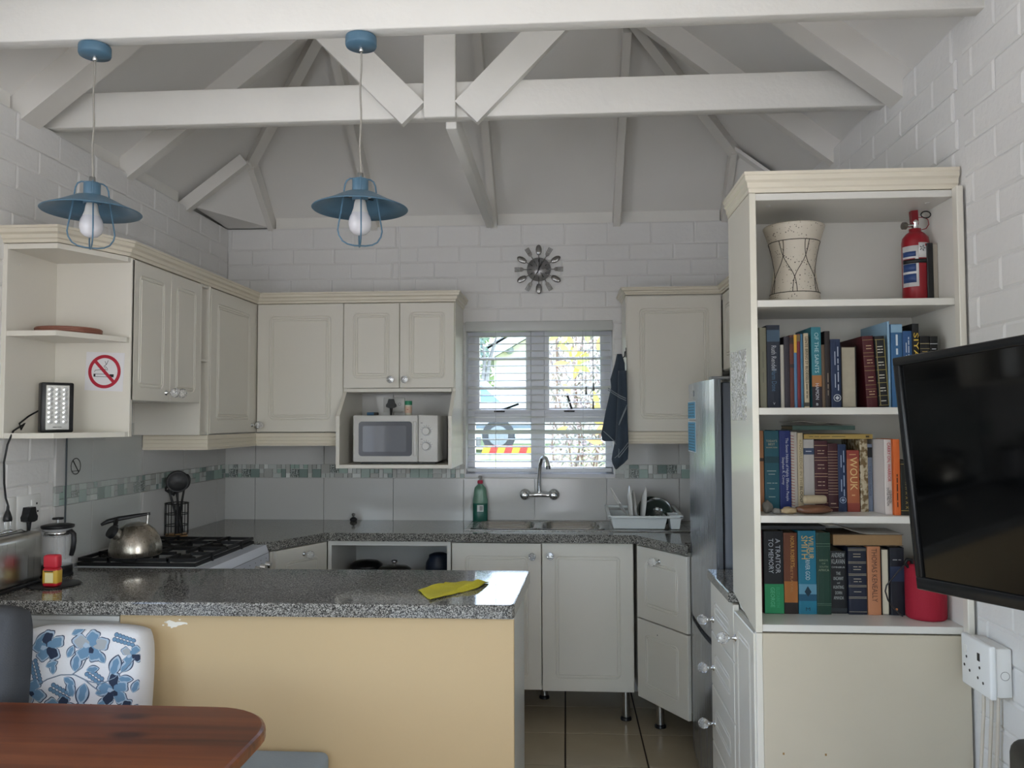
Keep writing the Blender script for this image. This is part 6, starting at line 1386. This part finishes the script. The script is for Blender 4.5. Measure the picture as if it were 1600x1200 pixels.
def leaf(u, v, a, L, W=None):
    v = 1 - (1 - v) * .66; L *= .82; W = W or L * .26; patch(bO, leafpts(u, v, a, L * 1.06, W * 1.25), .0007); patch(bLt, leafpts(u, v, a, L * 1.0, W), .0010); patch(bB, leafpts(u + .008 * math.cos(a), v + .008 * math.sin(a), a, L * .82, W * .68, wob=.25), .0013)
def stem(pts):
    pts = [(u, 1 - (1 - v) * .66) for u, v in pts]
    P_ = [on(u, v, .0012) for u, v in pts]; bO.tube(P_, .0016, 5)
    P_ = [on(u, v, .0020) for u, v in pts]; bLt.tube(P_, .0009, 5)
def spray(u, v, a, n=6, s=.030):
    v = 1 - (1 - v) * .66
    for i in range(n):
        d = i * s * .95
        for sd in (-1, 1):
            c = (u + d * math.cos(a) - sd * s * .62 * math.sin(a), v + d * math.sin(a) + sd * s * .62 * math.cos(a))
            patch(bO, [(c[0] + s * .60 * math.cos(t), c[1] + s * .60 * math.sin(t)) for t in [2 * PI * k / 12 for k in range(12)]], .0007); patch(bB, [(c[0] + s * .48 * math.cos(t), c[1] + s * .48 * math.sin(t)) for t in [2 * PI * k / 12 for k in range(12)]], .0011)
random.seed(21)
flower(.06, .36, .10, [bB, bG, bB], .3); flower(.92, .06, .12, [bB, bN, bB, bB], .1); flower(.30, .78, .155, [bB, bN, bB, bB, bN], .5); flower(.62, .79, .165, [bG, bB, bG, bB, bB], .2); flower(.82, .30, .145, [bB, bN, bB, bN, bB], .4); flower(.19, .28, .145, [bB, bG, bB, bG, bB], .9); flower(.44, .08, .145, [bB, bN, bB, bG, bB], .1)
leaf(.10, .78, 1.9, .14); leaf(.46, .92, .5, .13); leaf(.74, .60, 2.2, .13); leaf(.30, .56, .4, .12); flower(.93, .70, .10, [bB, bG, bB, bN], 1.0); leaf(.46, .66, 1.2, .12); leaf(.68, .26, .2, .13); leaf(.52, .22, 1.9, .15); spray(.62, .50, -.6, 5); flower(.60, .02, .13, [bG, bB, bB, bG, bB], .7); spray(.05, .93, -.9); spray(.80, .90, -.25); spray(.20, .62, -1.25, 7); spray(.36, .33, -.5)
leaf(.20, .80, .9, .16); leaf(.52, .50, 1.5, .17); leaf(.60, .52, .15, .12); leaf(.36, .47, 1.6, .11); leaf(.44, .44, -.6, .13); leaf(.80, .46, 1.35, .19); leaf(.86, .50, .9, .15); leaf(.84, .43, -.1, .13); leaf(.90, .58, 1.2, .12); leaf(.60, .38, -1.7, .20); leaf(.06, .60, 1.0, .10); leaf(.04, .50, -.5, .10); leaf(.95, .26, 1.3, .12); leaf(.70, .10, .7, .14); leaf(.12, .10, 1.2, .14)
stem([(.26, .36), (.32, .42), (.42, .47), (.52, .47), (.62, .40), (.72, .37), (.82, .44)]); stem([(.50, .47), (.57, .55), (.60, .66)]); stem([(.60, .41), (.66, .34), (.72, .28)]); stem([(.82, .44), (.90, .55), (.95, .66)])
for b_, m_, nm in ((bO, INKB, 'floral_outline'), (bLt, LITE, 'floral_highlight'), (bB, BLUE, 'blue_print'), (bG, GREY, 'grey_print'), (bN, NAVY, 'navy_print')): b_.build(nm, m_, fcu, kind='stuff')
o, _ = pillow(Mat((-1.676, 2.155, .712), .14, -.12), .34, .46, .15, mat('charcoal_cloth', '#4b4d51', .9, var=.06, vscale=8, bump=.15, bscale=200), 'dark_cushion', box=True); tag(o, 'charcoal grey back cushion left of the floral cushion', 'cushion')

# ================================================================== BEHIND THE CAMERA
CUR = mat('curtain_cloth', '#c9c8cc', .9)
def curtain(label, x0, x1, y, z0=.03, z1=2.3):
    b = MB(); n = 60; vs = []
    for s_ in (0, 1):
        for z in (z0, z1):
            for i in range(n + 1): vs.append((x0 + (x1 - x0) * i / n, y + .035 * math.sin(i * .95) + .003 * s_, z))
    m_ = n + 1; fs = [(i, i + 1, m_ + i + 1, m_ + i) for i in range(n)] + [(2 * m_ + i, 3 * m_ + i, 3 * m_ + i + 1, 2 * m_ + i + 1) for i in range(n)] + [(i, 2 * m_ + i, 2 * m_ + i + 1, i + 1) for i in range(n)] + [(m_ + i, m_ + i + 1, 3 * m_ + i + 1, 3 * m_ + i) for i in range(n)]
    return tag(b.add(vs, fs, True).build('curtain', CUR), label, 'curtain', 'patio door curtains')
curtain('pale grey curtain at the left of the patio doors', -1.88, -1.62, YF + .09); curtain('pale grey curtain at the right of the patio doors', .10, .50, YF + .09)

# ================================================================== OUTSIDE
GRASS = mat('lawn_grass', '#6d8350', .9, var=.3, vscale=3, bump=.6, bscale=30)
b = MB(); prof = [(4.70, -.10), (7, .05), (10, .50), (12, .74), (14, .80), (60, .80)]
b.add([(x, y, z) for x in (-30, 30) for y, z in prof], [(i, i + 1, 6 + i + 1, 6 + i) for i in range(5)])
b.add([(x, y, z - .3) for x in (-30, 30) for y, z in prof], [(i, 6 + i, 6 + i + 1, i + 1) for i in range(5)])
gr = b.build('garden_lawn', GRASS); tag(gr, 'green lawn outside the kitchen window', 'lawn', kind='stuff')
b = MB().box(-30, 30, -30, YF - .25, -.15, -.12).box(-30, XL - .3, YF - .25, 4.70, -.15, -.12).box(XR + .3, 30, YF - .25, 4.70, -.15, -.12); tag(b.build('added_paving', mat('pale_paving', '#b5b3ae', .85, var=.1)), 'added pale grey paving around the cottage, out of view', 'paving', kind='stuff')  # unseen paving, added so green lawn bounce does not tint the daylight
WALLC = mat('cream_render', '#efe9d4', .8)
hs = thing('neighbour_house', 'cream house with white gable fascia seen through the window', 'house', (1.0, 22, .8))
HX = -1.95
b = MB(); b.prism([(HX, .6), (HX, 3.15), (HX + 3.1, 4.9), (HX + 6.2, 3.15), (HX + 6.2, .6)], 22, 27, 'y'); b.build('wall', WALLC, hs)
WHF = mat('fascia_white', '#eef4f4', .5)
for s_ in (0, 1):
    a, c = (HX - .45, 2.86), (HX + 3.1, 4.90)
    if s_: a, c = (HX + 6.65, 2.86), (HX + 3.1, 4.90)
    MB().add([(a[0], 21.5, a[1]), (a[0], 21.5, a[1] + .36), (c[0], 21.5, c[1] + .36), (c[0], 21.5, c[1]), (a[0], 21.62, a[1]), (a[0], 21.62, a[1] + .36), (c[0], 21.62, c[1] + .36), (c[0], 21.62, c[1])], [(0, 1, 2, 3), (4, 5, 6, 7), (0, 1, 5, 4), (1, 2, 6, 5), (2, 3, 7, 6), (3, 0, 4, 7)]).build('fascia', WHF, hs)
    MB().add([(a[0], 21.5, a[1] + .30), (a[0], 27.5, a[1] + .30), (c[0], 27.5, c[1] + .30), (c[0], 21.5, c[1] + .30), (a[0], 21.5, a[1] + .40), (a[0], 27.5, a[1] + .40), (c[0], 27.5, c[1] + .40), (c[0], 21.5, c[1] + .40)], [(0, 1, 2, 3), (4, 5, 6, 7), (0, 1, 5, 4), (1, 2, 6, 5), (2, 3, 7, 6), (3, 0, 4, 7)]).build('roof', mat('roof_grey', '#8f9496', .7), hs)
MB().ball((-1.52, 21.86, 3.35), .12).cyl((-1.52, 22, 3.35), (-1.52, 21.8, 3.35), .05).build('wall_lamp', mat('lamp_grey', '#98a2a2', .3), hs)
# parked car
car = thing('parked_car', 'white car parked outside seen through the window slats', 'car', (-2.6, 17, .8))
CW = mat('car_white', '#dfe8ec', .2, coat=.5); CG = mat('car_glass', '#7fa0b4', .05)
sil = [(-4.9, 1.10), (-4.85, 1.55), (-4.5, 1.72), (-3.9, 1.78), (-3.3, 2.28), (-2.6, 2.36), (-1.75, 2.30), (-1.15, 1.80), (-.72, 1.68), (-.62, 1.45), (-.60, 1.10)]
MB().prism(sil, 16.2, 17.8, 'y').build('body', CW, car)
MB().prism([(-3.78, 1.80), (-3.25, 2.22), (-2.62, 2.29), (-2.62, 1.80)], 16.185, 16.2, 'y').build('side_window', CG, car); MB().prism([(-2.52, 1.80), (-2.52, 2.28), (-1.80, 2.24), (-1.30, 1.80)], 16.185, 16.2, 'y').build('side_window', CG, car)
for x in (-4.1, -1.35):
    o = MB().cyl((x, 16.16, 1.13), (x, 16.4, 1.13), .33, n=28).build('wheel', mat('tyre', '#3a3d42', .7), car); MB().cyl((x, 16.14, 1.13), (x, 16.17, 1.13), .20, n=20).build('hub_cap', mat('hub', '#8f9498', .4, .3), o)
MB().box(-.66, -.60, 16.25, 16.6, 1.40, 1.55).build('tail_light', mat('tail_red', '#c8324a', .3), car)
MB().box(-4.85, -.62, 16.17, 16.2, 1.28, 1.34).build('side_trim', mat('trim_grey', '#6f7d88', .4), car)
# striped barrier
sb_ = thing('striped_barrier', 'low red and yellow striped barrier on the lawn outside', 'barrier', (-.9, 13.5, .80))
SR, SY2 = mat('barrier_red', '#d8332c', .5), mat('barrier_yellow', '#e8a92c', .5)
for i in range(8):
    x = -1.42 + i * .125
    MB().add([(x, 13.5, .88), (x + .125, 13.5, .88), (x + .175, 13.5, 1.02), (x + .05, 13.5, 1.02), (x, 13.56, .88), (x + .125, 13.56, .88), (x + .175, 13.56, 1.02), (x + .05, 13.56, 1.02)], [(0, 1, 2, 3), (4, 5, 6, 7), (0, 1, 5, 4), (1, 2, 6, 5), (2, 3, 7, 6), (3, 0, 4, 7)]).build('stripe', SR if i % 2 else SY2, sb_)
for x in (-1.3, -.5): MB().box(x, x + .05, 13.57, 13.62, .78, .95).build('post', mat('barrier_post', '#c9c9c9', .6), sb_)
# shrubs and trees
random.seed(31)
def leaf_cloud(b, n, box, s, flat=.0):
    for _ in range(n):
        c = Vector([random.uniform(box[i], box[i + 3]) for i in range(3)]); a = Vector((random.uniform(-1, 1), random.uniform(-1, 1), random.uniform(-1, 1))).normalized(); q = a.orthogonal().normalized(); L = s * random.uniform(.6, 1.3)
        b.add([c - a * L, c + q * L * .35, c + a * L, c - q * L * .35], [(0, 1, 2, 3)])
hd = thing('garden_shrub', 'twiggy brown shrub with yellow leaves outside the right pane', 'shrub', (.6, 8.0, .1))
for i, c in enumerate(('#8d817e', '#b3a39c', '#7d7e74', '#c0ada5')):
    b = MB(); leaf_cloud(b, 2600, (-.16, 7.6, .3, 1.6, 8.6, 3.0), .034); b.build('foliage', mat('shrub_leaf_%d' % i, c, .7), hd, kind='stuff')
for i in range(26):
    x = random.uniform(-.1, 1.6); y = random.uniform(7.6, 8.4); p = [(x, y, .1)]
    for k in range(5): p.append((p[-1][0] + random.uniform(-.16, .16), p[-1][1] + random.uniform(-.1, .1), p[-1][2] + .55))
    MB().tube(p, [.016, .013, .010, .008, .006, .004], 5).build('branch', mat('twig', '#8d7466', .8), hd)
YLF = [mat('yellow_leaf', '#dfc860', .6), mat('lime_leaf', '#b9c86a', .6), mat('amber_leaf', '#e0b070', .6)]
lf = MB().add([(0, 0, 0), (.030, .004, .05), (.034, 0, .11), (0, -.004, .20), (-.034, 0, .11), (-.030, .004, .05), (0, .008, .10)], [(0, 1, 6), (1, 2, 6), (2, 3, 6), (3, 4, 6), (4, 5, 6), (5, 0, 6)])
for k, m_ in enumerate(YLF): pass
LM = []
for m_ in YLF: me = lf.mesh('leaf'); me.materials.append(m_); LM.append(me)
for i in range(34):
    u = random.random()
    x = random.uniform(-.12, .16) if u < .5 else random.uniform(.16, .48); z = random.uniform(1.9, 2.3) if random.random() < .6 else random.uniform(1.05, 1.9)
    inst(random.choices(LM, [5, 3, 2])[0], 'leaf', Matrix.Translation((x, 7.5 + random.uniform(-.05, .05), z)) @ Matrix.Rotation(random.uniform(0, 6.28), 4, 'Y') @ Matrix.Rotation(random.uniform(-.6, .6), 4, 'X') @ Matrix.Diagonal((.8, .8, .8, 1)), hd)
tr_ = thing('garden_tree', 'grey stemmed palm tree left of the cream house', 'tree', (-3.1, 20, .8))
for i in range(8):
    x = -3.5 + i * .22; MB().tube([(x, 20, .8), (x + random.uniform(-.1, .1), 20, 1.9), (x + random.uniform(-.25, .25), 20, 2.9), (x + random.uniform(-.4, .4), 20, 3.7)], [.07, .06, .05, .02], 7).build('stem', mat('palm_stem', '#8e8a88', .8), tr_)
b = MB(); leaf_cloud(b, 900, (-4.4, 19.5, 3.0, -1.9, 20.6, 4.4), .16); b.build('fronds', mat('palm_leaf', '#7f9488', .7), tr_, kind='stuff')
for k, (x, y, s_) in enumerate(((-9, 26, 2.6), (-5.5, 30, 2.8), (8, 26, 3.0), (12, 22, 2.6))):
    t = thing('garden_tree', ['tall bushy green tree far left beyond the lawn', 'bushy green tree behind the palm stems', 'bushy green tree right behind the cream house', 'bushy green tree far right beyond the lawn'][k], 'tree', (x, y, .8))
    MB().tube([(x, y, .8), (x, y, 3.2)], [.2, .12], 8).build('trunk', mat('bark', '#6b5a4a', .9), t)
    b = MB(); leaf_cloud(b, 1200, (x - s_, y - s_ * .6, 2.2, x + s_, y + s_ * .6, 5.6), .28); b.build('crown', mat('tree_leaf', '#5f7a45', .7), t, kind='stuff')
